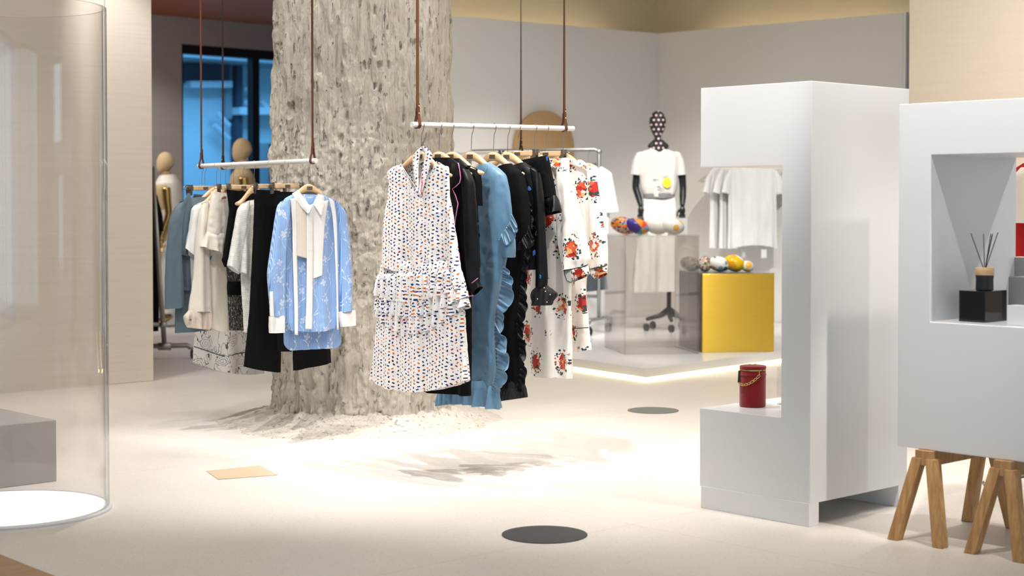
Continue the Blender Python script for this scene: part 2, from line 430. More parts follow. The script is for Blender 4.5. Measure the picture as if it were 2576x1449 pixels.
# rose line drawing on white
m=Mat('rose_line_print',.7,spec=.3); u,v,_=m.coords('UV'); K=1/.13
pu,pv=u*K,v*K; pu=pu+((pv.floor()*.5).fract()); r=m.white(m.vec(pu.floor(),pv.floor(),2.))
dx=(pu.fract()-.5-(r[0]-.5)*.3)*.13; dy=(pv.fract()-.5-(r[1]-.5)*.3)*.13
wob=(m.noise(m.vec(u,v,0.),55,2)-.5)*.018; rr=(dx*dx+dy*dy).sqrt()+wob; th=m.math('ARCTAN2',dy,dx)
sp=(((rr/.0105)+th*.159).fract()-.5).abs()
rose=(sp<.10)*(rr<.037)
vn=m.noise(m.vec(u,v*.5,3.),16,2); stem=((vn-.5).abs()<.006)*(rr>.03)
d2,c2=m.voro(m.vec(u,v,0.),120); spk=(d2<.3)*(c2[0]>.75)*(rr>.03)*(rr<.05)
m.color(m.mix(rose.max(stem).max(spk),srgb(242,238,232),srgb(96,100,98))); MT['rosedraw']=m.m
# laces
m=Mat('white_lace',.7,srgb(240,238,230)); u,v,_=m.coords('UV')
w=((v*620.+(u*90.).sin()*3.+m.noise(m.vec(u,v,0.),25,2)*9.).sin()); n=m.noise(m.vec(u,v,0.),40,3)
m.alpha((((w+1.)*.5).max(m.ramp(n,.45,.6)))*.22+.72); m.bump(n,.3,.004); MT['lace']=m.m
m=Mat('black_lace',.7,(.012,.012,.012)); u,v,_=m.coords('UV'); n=m.noise(m.vec(u*90.,v*30.,0.),2,4,.7)
m.color(m.mix(n>.56,(.01,.01,.011),srgb(150,140,126))); MT['blacklace']=m.m
# polka dot head cover
m=Mat('polka_dot_jersey',.6); x,y,z=m.coords('UV')
pu,pv=x*1.,y*1.; pu=pu+((pv.floor()*.5).fract())
dx,dy=pu.fract()-.5,pv.fract()-.5; m.color(m.mix(((dx*dx+dy*dy).sqrt())<.23,(.012,.012,.012),srgb(236,204,204))); MT['dots']=m.m
MT['beige_skin']=cloth_mat('beige_linen_cover',srgb(214,188,146),.8)
# printed cushions
def blobs(name,base,cols,scale,thr,rad=.5):
    m=Mat(name,.25,base,spec=.5); k=m.coords('Object'); d,c=m.voro(m.vec(*k),scale)
    col=m.mix(0.,base,base)
    lo=thr; st=(1-thr)/len(cols)
    for i,q in enumerate(cols): col=m.mix((c[0]>lo+st*i)*(d<rad),col,q)
    m.color(col); return m.m
MT['confetti']=blobs('confetti_print',srgb(240,130,60),[srgb(230,90,60),srgb(250,190,60),srgb(70,60,140),srgb(60,50,70),srgb(150,190,220),srgb(250,160,40)],70,.25,.9)
m=Mat('segment_print',.25); x,y,z=m.coords('Object')
u=m.math('ARCTAN2',z-1.045,x-1.0); k=((u+3.1416)/.8976).floor(); c=m.mix(0.,srgb(250,160,10),srgb(250,160,10))
for i_,q_ in enumerate((srgb(66,50,150),srgb(60,170,140),srgb(250,160,10),srgb(150,170,200),srgb(240,90,60),srgb(250,150,10),srgb(66,50,150))): c=m.mix(((k-float(i_)).abs()<.5),c,q_)
m.color(c); MT['beachball']=m.m
MT['yolk']=blobs('yolk_print',srgb(246,244,238),[srgb(252,216,30),srgb(246,190,80)],15,.42,.40)
MT['street']=blobs('figure_print',srgb(220,214,204),[srgb(228,120,100),srgb(70,130,170),srgb(120,90,70),srgb(170,160,70)],60,.5,.8)
MT['peach']=blobs('peach_print',srgb(246,244,240),[srgb(248,200,190),srgb(30,120,80),srgb(120,160,210)],22,.72,.5)
MT['yellowflower']=blobs('yellow_flower_print',srgb(252,200,10),[srgb(252,214,20),srgb(240,170,10),srgb(246,244,238)],16,.4,.8)
# ================================================================== THE ROOM
def v3(p,z): return Vector((p[0],p[1],z))
def wallseg(name,p0,p1,z0,z1,t,mat,bevel=0):      # wall between two ground points, t = thickness away from the room
    p0,p1=Vector((p0[0],p0[1],0)),Vector((p1[0],p1[1],0)); d=(p1-p0).normalized(); n=Vector((-d.y,d.x,0))*t
    return struct(MB().obox(v3(p0,z0),p1-p0,n,(0,0,z1-z0)).build(name,mat,bevel=bevel))
W0=P(458,300,19.4); W0.z=0
def wl(s,o=0): return W0+B*s+A*o
CH=3.48
hall=[(-8.6,-3.6),(8.6,-3.6),(8.6,24),tuple(wl(6.2)[:2]),tuple(wl(-6.6)[:2])]
struct(MB().prism(hall,-.2,0).build('floor',MT['floor']))
struct(MB().prism(hall,CH,CH+.2).build('ceiling',MT['ceil']))
struct(MB().prism([(-8.4,7.6),(-2.75,11.5),(-1.75,14.6),(-1.5,21.4),tuple(wl(-5.9,-.05)[:2])],CH-.05,CH-.002).build('ceiling_timber',MT['ceilwood']))
# timber boards that begin at the near left corner of the cement
q=[G(-420,1345)]+[G(a,b) for a,b in ((0,1397),(40,1413),(85,1431),(135,1450),(190,1480),(260,1530))]+[G(300,1900),G(-600,1900)]
struct(MB().prism([tuple(p[:2]) for p in q],-.05,.004).build('floor_timber',MT['boards']))
# plaster wall on the left, and its slightly thicker end panel
wA=G(0,990); wB=G(262,968.5); dL=(wB-wA).normalized()
wallseg('wall_left',wB+dL*.02,wA-dL*5.2,0,CH,-.35,MT['plaster'])
wC=G(384,958); wD=G(270,967.5)
nL=Vector((dL.y,-dL.x,0))
struct(MB().obox(v3(wD,0)+nL*.012,dL*(wC-wD).length,-nL*.36,(0,0,CH)).build('wall_left_end',MT['plaster'],bevel=.006))
# window wall at the back left
wallseg('wall_back',wl(-6.4),wl(0),0,3.13,.3,MT['grey'])
wallseg('wall_back_header',wl(-6.4,-.02),wl(6.1,-.02),3.13,CH,.3,MT['grey'])
wallseg('wall_back_far',wl(3.1),wl(6.1),0,3.13,.3,MT['grey'])
struct(MB().tube([v3(wl(1.42,-.06),3.1),v3(wl(1.42,-.06),CH)],.02).build('trim_pipe',MT['grey'],smooth=True))
# window: black frame, two panes
wf=MB()
for s0,s1,z0,z1 in ((0,3.1,3.02,3.13),(0,3.1,0,.08),(-.0,.03,.08,3.02),(3.03,3.1,.08,3.02),(1.02,1.12,.08,3.02)):
    wf.obox(v3(wl(s0,.02),z0),B*(s1-s0),A*.12,(0,0,z1-z0))
win=struct(wf.build('window_1',MT['black_metal']))
for s0,s1 in ((.03,1.02),(1.12,3.03)):
    MB().obox(v3(wl(s0,.07),.08),B*(s1-s0),A*.012,(0,0,2.94)).build('pane',MT['pane'],win)
# gallery: two white partitions meeting in a corner, a taller beige wall behind them with a cove light between
cor=Vector((1.485,16.5,0)); gl=Vector((-.506,14.97,0)); gr=Vector((3.53,14.69,0))
dl=(gl-cor).normalized(); dr=(gr-cor).normalized()
nl=Vector((-dl.y,dl.x,0)); nl*= -1 if nl.y<0 else 1
nr=Vector((-dr.y,dr.x,0)); nr*= 1 if nr.y>0 else -1
PH=2.955
struct(MB().obox(cor,dl*3.5,nl*.10,(0,0,PH)).build('wall_gallery_left',MT['partition']))
struct(MB().obox(cor,gr-cor,nr*.10,(0,0,PH)).build('wall_gallery_right',MT['partition']))
tr_=MB().obox(gr+dr*.002,dr*.03,nr*.12,(0,0,PH+.004)).build('trim_partition_end',MT['partition']); struct(tr_)
oc=cor+(nl+nr)*(.5/(1+nl.dot(nr)))
struct(MB().obox(oc-dl*.1,dl*4.1,nl*.1,(0,0,CH)).build('wall_outer_left',MT['outer']))
struct(MB().obox(oc-dr*.1,dr*9.5,nr*.1,(0,0,CH)).build('wall_outer_right',MT['outer']))
e0=oc+dl*4.0
wallseg('wall_passage',e0,wl(3.4),0,CH,.1,MT['grey'])
# tan wall on the right
t0=Vector(((2283-CX)/F*11.2,11.2,0)); td=Vector((.671,-.742,0)).normalized()
struct(MB().obox(t0,td*8.3,Vector((td.y,-td.x,0))*-.3,(0,0,CH)).build('wall_right',MT['tan'],bevel=.01))
# the walls beside and behind the camera
RX=6.2
wallseg('wall_right_near',(RX,7.4),(RX,5.5),0,CH,-.2,MT['plaster'])
wallseg('wall_right_near_sill',(RX,5.5),(RX,4.0),0,.15,-.2,MT['plaster'])
wallseg('wall_right_near_lintel',(RX,5.5),(RX,4.0),2.5,CH,-.2,MT['plaster'])
wallseg('wall_right_front',(RX,4.0),(RX,-3.4),0,CH,-.2,MT['plaster'])
fw=MB()
for y0,y1,z0,z1 in ((4.0,5.5,.15,.2),(4.0,5.5,2.45,2.5),(4.0,4.05,.2,2.45),(5.45,5.5,.2,2.45)):
    fw.box((RX+.03,y0,z0),(RX+.13,y1,z1))
w2=struct(fw.build('window_2',MT['black_metal']))
MB().box((RX+.07,4.05,.2),(RX+.08,5.45,2.45)).build('pane',MT['pane'],w2)
wallseg('wall_front',(RX,-3.4),(3.4,-3.4),0,CH,-.2,MT['plaster'])
wallseg('wall_front_left',(-6.4,-3.4),(-8.5,-3.4),0,CH,-.2,MT['plaster'])
wallseg('wall_front_lintel',(3.4,-3.4),(-6.4,-3.4),2.9,CH,-.2,MT['plaster'])
fw=MB()
for k in range(6):
    xx=-6.4+k*9.74/5; fw.box((xx,-3.5,0),(xx+.06,-3.4,2.9))
fw.box((-6.4,-3.5,2.84),(3.4,-3.4,2.9)); fw.box((-6.4,-3.5,0),(3.4,-3.4,.06))
w3=struct(fw.build('window_3',MT['black_metal']))
MB().box((-6.34,-3.46,.06),(3.34,-3.45,2.84)).build('pane',MT['pane'],w3)
wallseg('wall_side_left',(-8.5,-3.4),(-8.5,15.2),0,CH,.1,MT['plaster'])
# ---- outside the back window: a pale facade across a passage, door, braces and a dark band
fo=6.5
MT['fac']=plain('pale_facade',srgb(214,222,228),.7,var=.03); MT['facd']=plain('dark_facade',srgb(46,66,84),.7,var=.05)
MT['facm']=plain('grey_facade',srgb(150,160,166),.7,var=.05)
struct(MB().obox(v3(wl(-6,.35),-.25),B*22,A*9,(0,0,.2)).build('floor_outside',MT['concrete']))
def onf(px,py,o=fo):                       # a point of the outside facade plane seen through the window
    d=ray(px,py); q=v3(wl(0,o),0); t=(q-CAMP).dot(A)/d.dot(A); return CAMP+d*t
fr=MB().obox(v3(wl(-6,fo),-.1),B*16,A*.3,(0,0,7.5))
bd=fr.build('building_facade',MT['fac']); tag(bd,'pale blue building facade outside the back window','building')
def fpart(name,x0,y0,x1,y1,mat,d=.08,par=bd):
    a,b,c,e=onf(x0,y1),onf(x1,y1),onf(x1,y0),onf(x0,y0)
    return MB().extr([a,b,c,e],-A*d).build(name,mat,par)
fpart('dark_band',456,148,566,212,MT['facd'],.15)
fpart('dark_band',584,140,720,158,MT['facm'],.12)
fpart('ledge',456,206,560,222,MT['fac'],.3)
fpart('ledge',575,272,720,290,MT['fac'],.35)
fpart('post',580,130,594,470,MT['facd'],.2)
fpart('post',560,130,576,300,MT['facm'],.1)
fpart('door_frame',640,360,712,480,MT['facm'],.06)
fpart('door_handle',672,362,678,470,MT['facd'],.14); fpart('door_handle',686,362,692,470,MT['facd'],.14)
for a,b in (((528,285),(560,318)),((522,316),(560,352)),((598,222),(628,246)),((598,255),(615,272)),((640,255),(668,285))):
    MB().tube([onf(*a)-A*.2,onf(*b)-A*.2],.045,6).build('brace',MT['fac'],bd)
MB().obox(v3(wl(-5,5.6),3.55),B*15,A*.9,(0,0,.25)).build('canopy',MT['facm'],bd)
# ================================================================== CAMERA
cam=bpy.data.cameras.new('camera'); co=bpy.data.objects.new('camera',cam); COL.objects.link(co)
co.location=CAMP; co.rotation_euler=(PI/2-PITCH,0,0)
cam.sensor_width=36; cam.lens=F/2576*36; cam.shift_y=-(CY-OAX)/2576; cam.clip_start=.05; cam.clip_end=100
cam.dof.use_dof=True; cam.dof.focus_distance=7.6; cam.dof.aperture_fstop=2.8
S.camera=co
# ================================================================== LIGHT
w=bpy.data.worlds.new('world'); S.world=w; w.use_nodes=True
bg=w.node_tree.nodes['Background']; bg.inputs[0].default_value=(.10,.42,.80,1); bg.inputs[1].default_value=.9
def spot(pos,to,W,ang=50,blend=.5,col=(1,.9,.79),r=.05):
    l=bpy.data.lights.new('ceiling_spot','SPOT'); l.energy=W; l.spot_size=math.radians(ang); l.spot_blend=blend
    l.color=col; l.shadow_soft_size=r
    o=bpy.data.objects.new('ceiling_spot',l); COL.objects.link(o); o.location=pos
    o.rotation_euler=(Vector(to)-Vector(pos)).to_track_quat('-Z','Y').to_euler(); return o
def area(pos,to,W,sx,sy,col=(1,1,1),name='area_light'):
    l=bpy.data.lights.new(name,'AREA'); l.shape='RECTANGLE'; l.size=sx; l.size_y=sy; l.energy=W; l.color=col
    o=bpy.data.objects.new(name,l); COL.objects.link(o); o.location=pos
    o.rotation_euler=(Vector(to)-Vector(pos)).to_track_quat('-Z','Y').to_euler(); return o
LZ=3.4
WARM=(1,.95,.895); NEU=(1,.975,.95)
LK=.50
for pos,to,W,ang,bl,col in (
    ((-.9,5.2,LZ),(-.35,7.3,1.0),330,34,.5,NEU),       # dresses
    ((.9,5.6,LZ),(.0,7.6,1.0),240,34,.5,NEU),
    ((-2.3,6.3,LZ),(-1.25,8.5,.9),250,34,.5,NEU),      # left rail
    ((-.4,6.2,LZ),(-1.2,8.6,.9),190,34,.5,NEU),
    ((-1.5,7.2,LZ),(-1.2,7.6,0),560,58,.8,NEU),        # floor
    ((.1,6.9,LZ),(.1,7.4,0),560,60,.8,NEU),
    ((1.3,7.6,LZ),(1.0,8.2,0),400,60,.8,WARM),
    ((.6,9.6,LZ),(.4,10.2,0),220,66,.8,WARM),
    ((-2.2,8.6,LZ),(-1.9,9.6,0),240,56,.8,WARM),
    ((.30,5.3,LZ),(.95,6.5,1.75),440,30,.8,NEU),       # tall plinth, from above
    ((1.92,5.5,LZ),(1.38,6.5,.9),300,58,.9,(1,.92,.83)),
    ((1.0,4.9,LZ),(1.70,5.8,1.55),470,34,.8,NEU),      # box
    ((3.0,4.3,LZ),(1.92,5.90,1.0),400,19,.5,WARM),
    ((2.3,7.4,LZ),(2.2,6.8,0),300,50,.7,WARM),
    ((3.75,6.35,LZ),(1.92,6.20,1.0),260,26,.5,NEU),
    ((-2.04,6.5,LZ),(-2.04,6.52,0),1700,14.5,.2,NEU),   # tube
    ((-2.75,10.35,LZ),(-2.60,11.1,2.2),200,44,.9,WARM), # left wall
    ((-4.0,8.4,LZ),(-3.6,10.1,1.0),260,60,.9,WARM),
    ((.9,12.2,LZ),(1.1,14.6,.7),640,44,.7,NEU),        # gallery
    ((2.3,11.6,LZ),(2.2,14.8,1.1),760,44,.7,NEU),
    ((.2,12.4,LZ),(.1,14.4,.9),620,60,.8,NEU),
    ((.9,10.8,LZ),(1.5,12.4,.3),330,40,.7,NEU),
    ((-3.0,13.4,LZ),(-3.4,16.0,.9),330,44,.8,NEU),
    ((-4.2,16.6,LZ),(-4.4,19.2,1.4),300,50,.8,NEU),
    ((-1.9,12.4,LZ),(-1.9,13.8,1.0),110,50,.8,NEU),
    ((2.7,7.6,LZ),(3.9,9.8,1.7),620,84,1.,WARM),
    ((2.62,8.7,LZ),(1.75,12.5,.45),520,15,.6,(1,.92,.8)),
    ((-1.55,8.45,LZ),(-1.05,9.0,0),120,70,.9,NEU),     # column washers
    ((-.25,8.35,LZ),(-.65,9.0,0),120,70,.9,NEU),
    ): spot(pos,to,W*LK,ang,bl,col,.035)
area((0,7.5,CH-.03),(0,7.5,0),110,7,6,(1,.95,.89),'ceiling_fill')  # broad fill lamps added under the ceiling to brighten the room
area((1.0,12.8,CH-.03),(1,12.8,0),45,3,2.5,(1,.95,.89),'ceiling_fill')
area((-4.6,15.6,CH-.4),(-4.4,16.6,1.5),45,1.5,1.5,(1,.94,.90),'ceiling_fill')
area((-1.5,-3.9,1.5),(-.5,6,1.0),105,9.4,2.7,(.90,.95,1),'shop_front_daylight')
area((RX+.5,4.75,1.35),(0,5.5,1.3),32,1.5,2.3,(.88,.94,1),'side_window_daylight')
q=v3(wl(2.0,3.0),5.6); area(q,v3(wl(2.0,6.5),1.0),480,8,2,(.17,.52,.95),'outdoor_daylight')
# cove light between the partition and the beige wall
def cove(p,d,n,L):
    c=p+d*(L/2)+n*.26; c.z=PH-.25
    l=area(c,c+Vector((0,0,1))+n*.25,3.2*L,.08,L,(1,.82,.54),'cove_light')
    zx=(Vector((0,0,1))+n*.3).normalized(); yv=d.normalized(); xv=yv.cross(-zx).normalized()
    R=Matrix((xv,yv,-zx)).transposed(); l.rotation_euler=R.to_euler()
cove(cor+dl*.25,dl,nl,3.6); cove(cor+dr*.25,dr,nr,(gr-cor).length-.3)
vs=S.view_settings; vs.view_transform='Standard'; vs.look='None'; vs.exposure=-.07; vs.gamma=1; vs.use_curve_mapping=False
S.cycles.use_denoising=True; S.cycles.max_bounces=8; S.cycles.diffuse_bounces=3; S.cycles.glossy_bounces=3; S.cycles.use_adaptive_sampling=True; S.cycles.adaptive_threshold=.07
S.cycles.transparent_max_bounces=14; S.cycles.caustics_reflective=False; S.cycles.caustics_refractive=False
S.cycles.sample_clamp_indirect=6
# ================================================================== TREE-LIKE PLASTER COLUMN
cc=Vector((-.862,9.37,0)); R0=.497
NT,NZ=620,640
th=np.linspace(0,2*PI,NT,endpoint=False)[None,:]; zz=np.linspace(0,CH,NZ)[:,None]
X_,Y_=np.cos(th)*R0+0*zz,np.sin(th)*R0+0*zz; Z_=zz+0*th
low=np.clip((1.85-Z_)/.7,0,1)
r=R0+.022*fbm(X_*2.,Y_*2.,Z_*1.3,3,11)
rid=1-np.abs(fbm(X_*9,Y_*9,Z_*1.5,4,21))*2
r+= .016*(rid-.5)*(1-.45*low)
rid2=1-np.abs(fbm(X_*24,Y_*24,Z_*2.4,3,25))*2; r+= .015*(np.clip(rid2,-.2,1)**2*np.sign(rid2)-.3)
r+= .013*fbm(X_*13,Y_*13,Z_*4.,4,31)
r+= low*.060*np.abs(fbm(X_*15,Y_*15,Z_*11,4,41))*(.5+.5*np.clip(fbm(X_*3,Y_*3,Z_*3,2,43)*2+.6,0,1))
pit=fbm(X_*27,Y_*27,Z_*8.5,3,51); r-= .020*np.clip((pit-.38)*8,0,1)
pit=fbm(X_*15,Y_*15,Z_*5,3,53); r-= .013*np.clip((pit-.42)*6,0,1)
drip=vnoise(X_*22,Y_*22,Z_*2.2,61); r+=.014*np.clip((drip-.35)*4,0,1)
r+= .045*np.clip((.12-Z_)/.12,0,1)**2*(1+.6*vnoise(X_*8,Y_*8,0,71))
V=np.stack([cc.x+np.cos(th)*r,cc.y+np.sin(th)*r,Z_],-1)
col=thing('plaster_column','rough pale plaster column shaped like a tree trunk behind the clothes','column',tuple(cc))
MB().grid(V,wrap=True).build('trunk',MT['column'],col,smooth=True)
# spread foot of the trunk: lumps, thin cracked rim
NR,NT=110,420
t=np.linspace(0,2*PI,NT,endpoint=False)[None,:]; k=np.linspace(0,1,NR)[:,None]
rim=.80+.10*np.cos(t+PI/2)+.13*fbm(np.cos(t)*1.6,np.sin(t)*1.6,0,3,5)+.03*fbm(np.cos(t)*9,np.sin(t)*9,0,2,6)
rr=.42+(rim-.42)*k
mx,my=np.cos(t)*rr,np.sin(t)*rr
h=.085*(1-k)**1.7+.014*(1-k**8)+.012*fbm(mx*9,my*9,0,4,8)*(1-k**6)+.020*np.clip(fbm(mx*20,my*20,0,3,9),0,1)*(1-k**2)
lump=np.clip(1-np.abs(k-.45)/.4,0,1)*np.clip(np.cos(t+1.0),0,1)
h+=lump*.05*np.clip(fbm(mx*17,my*17,0,3,12)+.1,0,1)
h=np.where(k>=.999,-.004,np.maximum(h,.004))
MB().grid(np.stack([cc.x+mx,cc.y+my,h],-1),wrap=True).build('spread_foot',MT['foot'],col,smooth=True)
# ================================================================== RAILS
def strap_rail(label, pA, pB, straps, sl, group, mat='leather', rad=.0125):
    pA,pB=Vector(pA),Vector(pB); d=(pB-pA).normalized()
    root=thing('hanging_rail',label,'clothes rail',tuple(pA),group)
    MB().tube([pA,pB],rad,20).build('bar',MT['white_steel'],root,auto=.6)
    for px in straps:
        # the point of the bar under that picture column
        t=((px-CX)/F*pA.y-pA.x)/(d.x-(px-CX)/F*d.y); c=pA+d*t
        hw=.008; n=Vector((-d.y,d.x,0)).normalized(); up=Vector((0,0,1)); rr=rad+.0035
        m=MB()
        tw=.6 if px>1300 else .0
        path=[c+n*(rr*math.cos(a))+up*(rr*math.sin(a)) for a in np.linspace(PI,2*PI,11)]
        left=[c-n*.0035+up*.095,c-n*.006+up*.045,c-n*rr*.85+up*.012]; 
        right=[c+n*rr*.85+up*.012,c+n*.004+up*.045,c+n*.003+up*.075]
        pts=left+path+right
        v=[];f=[]
        for i,p in enumerate(pts):
            v+= [p-d*hw,p+d*hw]
        for i in range(len(pts)-1): f.append((2*i,2*i+1,2*i+3,2*i+2))
        m.add(v,f)
        top=Vector((c.x,c.y,CH)); v=[];f=[]; N=24
        for i in range(N+1):
            q=c+up*.06+(top-c-up*.06)*(i/N); a=.9*math.sin(i/N*2.2)*tw
            e=d*math.cos(a)+n*math.sin(a)
            v+=[q-e*hw,q+e*hw]
        for i in range(N): f.append((2*i,2*i+1,2*i+3,2*i+2))
        m.add(v,f)
        st=m.build('strap',MT[mat],root,solid=.003)
        for h in (.05,.083): MB().ball(c-n*.0085+up*h,.0042,10).build('rivet',MT['brass'],st,smooth=True)
        MB().box(tuple(top-Vector((.02,.02,.006))),tuple(top+Vector((.02,.02,0)))).build('ceiling_plate',MT['dark_metal'],root)
    return d
RA,RB=P(1036,313.5,7.2),P(1442,323.5,8.0)
LA,LB=P(795,404,8.3),P(500,418,9.2)
dR=strap_rail('white clothes rail on brown leather straps carrying the dresses at right',RA,RB,(1051,1419),0,'strap hung rails')
dLr=strap_rail('white clothes rail on brown leather straps carrying shirts and trousers at left',LA,LB,(787,507.5),0,'strap hung rails')
strap_rail('white rail behind the dresses with one dark strap before the tan disc',P(1080,387.2,10.75),P(1336,381.5,11.5),(1098,1310.5),0,'strap hung rails','leather_dark')
strap_rail('white rail close behind the left clothes rail, before the blue window',P(552,421,10.7),P(748,415.5,10.2),(562,738),0,'strap hung rails','leather_dark')
# ================================================================== CLOTH TOOLS
class Plane:
    def __init__(s,o,u,n): s.o=Vector(o); s.u=Vector(u).normalized(); s.n=Vector(n).normalized()
    def sz(s,px,py):
        d=ray(px,py); t=(s.o-CAMP).dot(s.n)/d.dot(s.n); q=CAMP+d*t
        return (q-s.o).dot(s.u), q.z
    def w(s,a,z,y=0): return Vector((s.o.x,s.o.y,0))+s.u*a+s.n*y+Vector((0,0,z))
def shifted(pl,y):                # outlines of a layer lying y in front of the hanger are read off its own plane
    return (Plane(pl.o+pl.n*y,pl.u,pl.n),0.) if type(pl) is Plane else (pl,y)
def catmull(K,m):
    K=np.asarray(K,float); n=len(K)
    t=np.linspace(0,n-1,m); i=np.clip(t.astype(int),0,n-2); f=(t-i)[:,None]
    p0,p1,p2,p3=K[np.clip(i-1,0,n-1)],K[i],K[i+1],K[np.clip(i+2,0,n-1)]
    m1=(p2-p0)*.35; m2=(p3-p1)*.35
    m1=np.where((i==0)[:,None],(p2-p1)*.7,m1); m2=np.where((i==n-2)[:,None],(p2-p1)*.7,m2)
    return (2*f**3-3*f**2+1)*p1+(f**3-2*f**2+f)*m1+(-2*f**3+3*f**2)*p2+(f**3-f**2)*m2
def rows_sz(pl,rows):                       # each row: ((xl,yl),(xr,yr)) or (y,xl,xr)
    K=[]
    for r in rows:
        (xl,yl),(xr,yr)= r[:2] if isinstance(r[0],tuple) else ((r[1],r[0]),(r[2],r[0]))
        K.append((*pl.sz(xl,yl),*pl.sz(xr,yr)))
    return K
def folds(s,z,seed,k):
    a=np.sin(k*s+seed*1.7+.6*np.sin(2.3*z+seed))+.55*np.sin(1.9*k*s+seed*.9-1.1*np.sin(1.7*z))+.6*vnoise(s*k*.5,z*2.5,seed*1.3,3)
    return a
def cloth(name,pl,rows,mat,par,th=.05,fold=(.002,.010),k=45,yoff=0,n=84,m=56,sag=0,cut=None,seed=None,full=1.,pw=.75,label=None,wr=.0018,ret=False):
    """closed hanging tube of cloth between the left and right outline rows"""
    seed=seed if seed is not None else rng.integers(1,90)
    pl,yoff=shifted(pl,yoff)
    K=catmull(rows_sz(pl,rows),m)
    th_=np.linspace(0,2*PI,n,endpoint=False); c,sn=np.cos(th_),np.sin(th_)
    cx=np.sign(c)*np.abs(c)**.85; sy=np.sign(sn)*np.abs(sn)**pw
    V=np.zeros((m,n,3)); UV=np.zeros((m,n,2)); t=np.linspace(0,1,m)
    keep=np.ones((m,n),bool)
    for j in range(m):
        sl,zl,sr,zr=K[j]; mid=(sl+sr)/2; a=(sr-sl)/2
        s=mid+a*cx; z=(zl+zr)/2+(zr-zl)/2*cx - sag*(1-cx**2)*t[j]**3
        tt=th*(.72+.28*min(1,t[j]*4))*full
        am=fold[0]+(fold[1]-fold[0])*t[j]**1.2
        y=tt/2*sy + am*folds(s+ (sn<0)*.7,z,float(seed),k)*np.clip(np.abs(sn)*2.2,.1,1) + wr*vnoise(s*60,z*45,seed,2)
        s=s+am*.25*np.sin(z*14+seed)*np.abs(cx)**3*np.sign(cx)*.6
        for i in range(n):
            V[j,i]=pl.w(s[i],z[i],y[i]+yoff)
        UV[j,:,0]=s+(sn<0)*.5+seed*.037; UV[j,:,1]=z
        if cut is not None: keep[j]=[not cut(s[i],z[i],sn[i]) for i in range(n)]
    o=MB().grid(V,UV,wrap=True,keep=keep if cut is not None else None).build(name,mat,par,smooth=True,label=label)
    return o
def sheet(name,pl,rows,mat,par,y=.03,n=16,m=24,thick=.0016,curve=0,wave=0,seed=1,label=None,kk=90):
    """a single layer of cloth (collar, band, bib) lying in front of a garment"""
    ys=y if isinstance(y,(tuple,list)) else (y,y)
    p0,_=shifted(pl,(ys[0]+ys[1])/2); ym=(ys[0]+ys[1])/2
    K=catmull(rows_sz(p0,rows),m); V=np.zeros((m,n,3)); UV=np.zeros((m,n,2))
    for j in range(m):
        sl,zl,sr,zr=K[j]; f=np.linspace(0,1,n)
        yy=ys[0]+(ys[1]-ys[0])*j/(m-1)
        for i in range(n):
            s=sl+(sr-sl)*f[i]; z=zl+(zr-zl)*f[i]
            V[j,i]=pl.w(s,z,yy+curve*(1-(2*f[i]-1)**2)+wave*math.sin(kk*s+3*z+seed)*(j/(m-1)))
            UV[j,i]=(s+seed*.05,z)
    return MB().grid(V,UV).build(name,mat,par,smooth=True,solid=thick,label=label)
def ruffle(name,pl,path,out,mat,par,y=.02,amp=.02,waves=7,n=150,m=9,seed=0,thick=0.0012,wob=.12):
    """gathered frill: path = picture points where it is sewn on, out = picture offsets of its free edge"""
    pl,y=shifted(pl,y)
    K=catmull([(*pl.sz(*p),*pl.sz(p[0]+q[0],p[1]+q[1])) for p,q in zip(path,out)],n)
    L=np.concatenate([[0],np.cumsum(np.hypot(np.diff(K[:,0]),np.diff(K[:,1])))])/ .05
    V=np.zeros((m,n,3)); UV=np.zeros((m,n,2))
    tt=np.linspace(0,1,n)
    ph=tt*waves*2*PI*1.15+seed+2.2*vnoise(tt*waves*.9,seed,0,5)
    ph2=tt*waves*2*PI*2.9+1.7*seed+1.5*vnoise(tt*waves*2.,seed,3,6)
    am=amp*(.75+.55*vnoise(tt*waves*.8,seed,9,8)); ln=.86+.26*vnoise(tt*waves*1.1,seed,14,9)+.07*np.sin(ph+.9)
    dz=np.gradient(K[:,1]); ds=np.gradient(K[:,0]); L_=np.hypot(dz,ds)+1e-9
    for j in range(m):
        f=j/(m-1); bl=f*ln
        al=am*.55*f*np.cos(ph+.5*f)+.003*f*np.cos(ph2)
        s=K[:,0]+(K[:,2]-K[:,0])*bl+ds/L_*al; z=K[:,1]+(K[:,3]-K[:,1])*bl+dz/L_*al
        yy=y+am*f**.7*np.sin(ph+.5*f)+.0045*f**.5*np.sin(ph2)+.003*np.sin(ph*5)*(1-f)
        for i in range(n): V[j,i]=pl.w(s[i],z[i],yy[i])
        UV[j,:,0]=tt*2; UV[j,:,1]=f*.1
    return MB().grid(V,UV).build(name,mat,par,smooth=True,solid=thick)
def piping(name,pl,pts,mat,par,y=.03,r=.0022,cl=False):
    pl,y=shifted(pl,y)
    q=[pl.w(*pl.sz(*p),y) for p in pts]
    return MB().tube(q,r,6).build(name,mat,par,smooth=True)
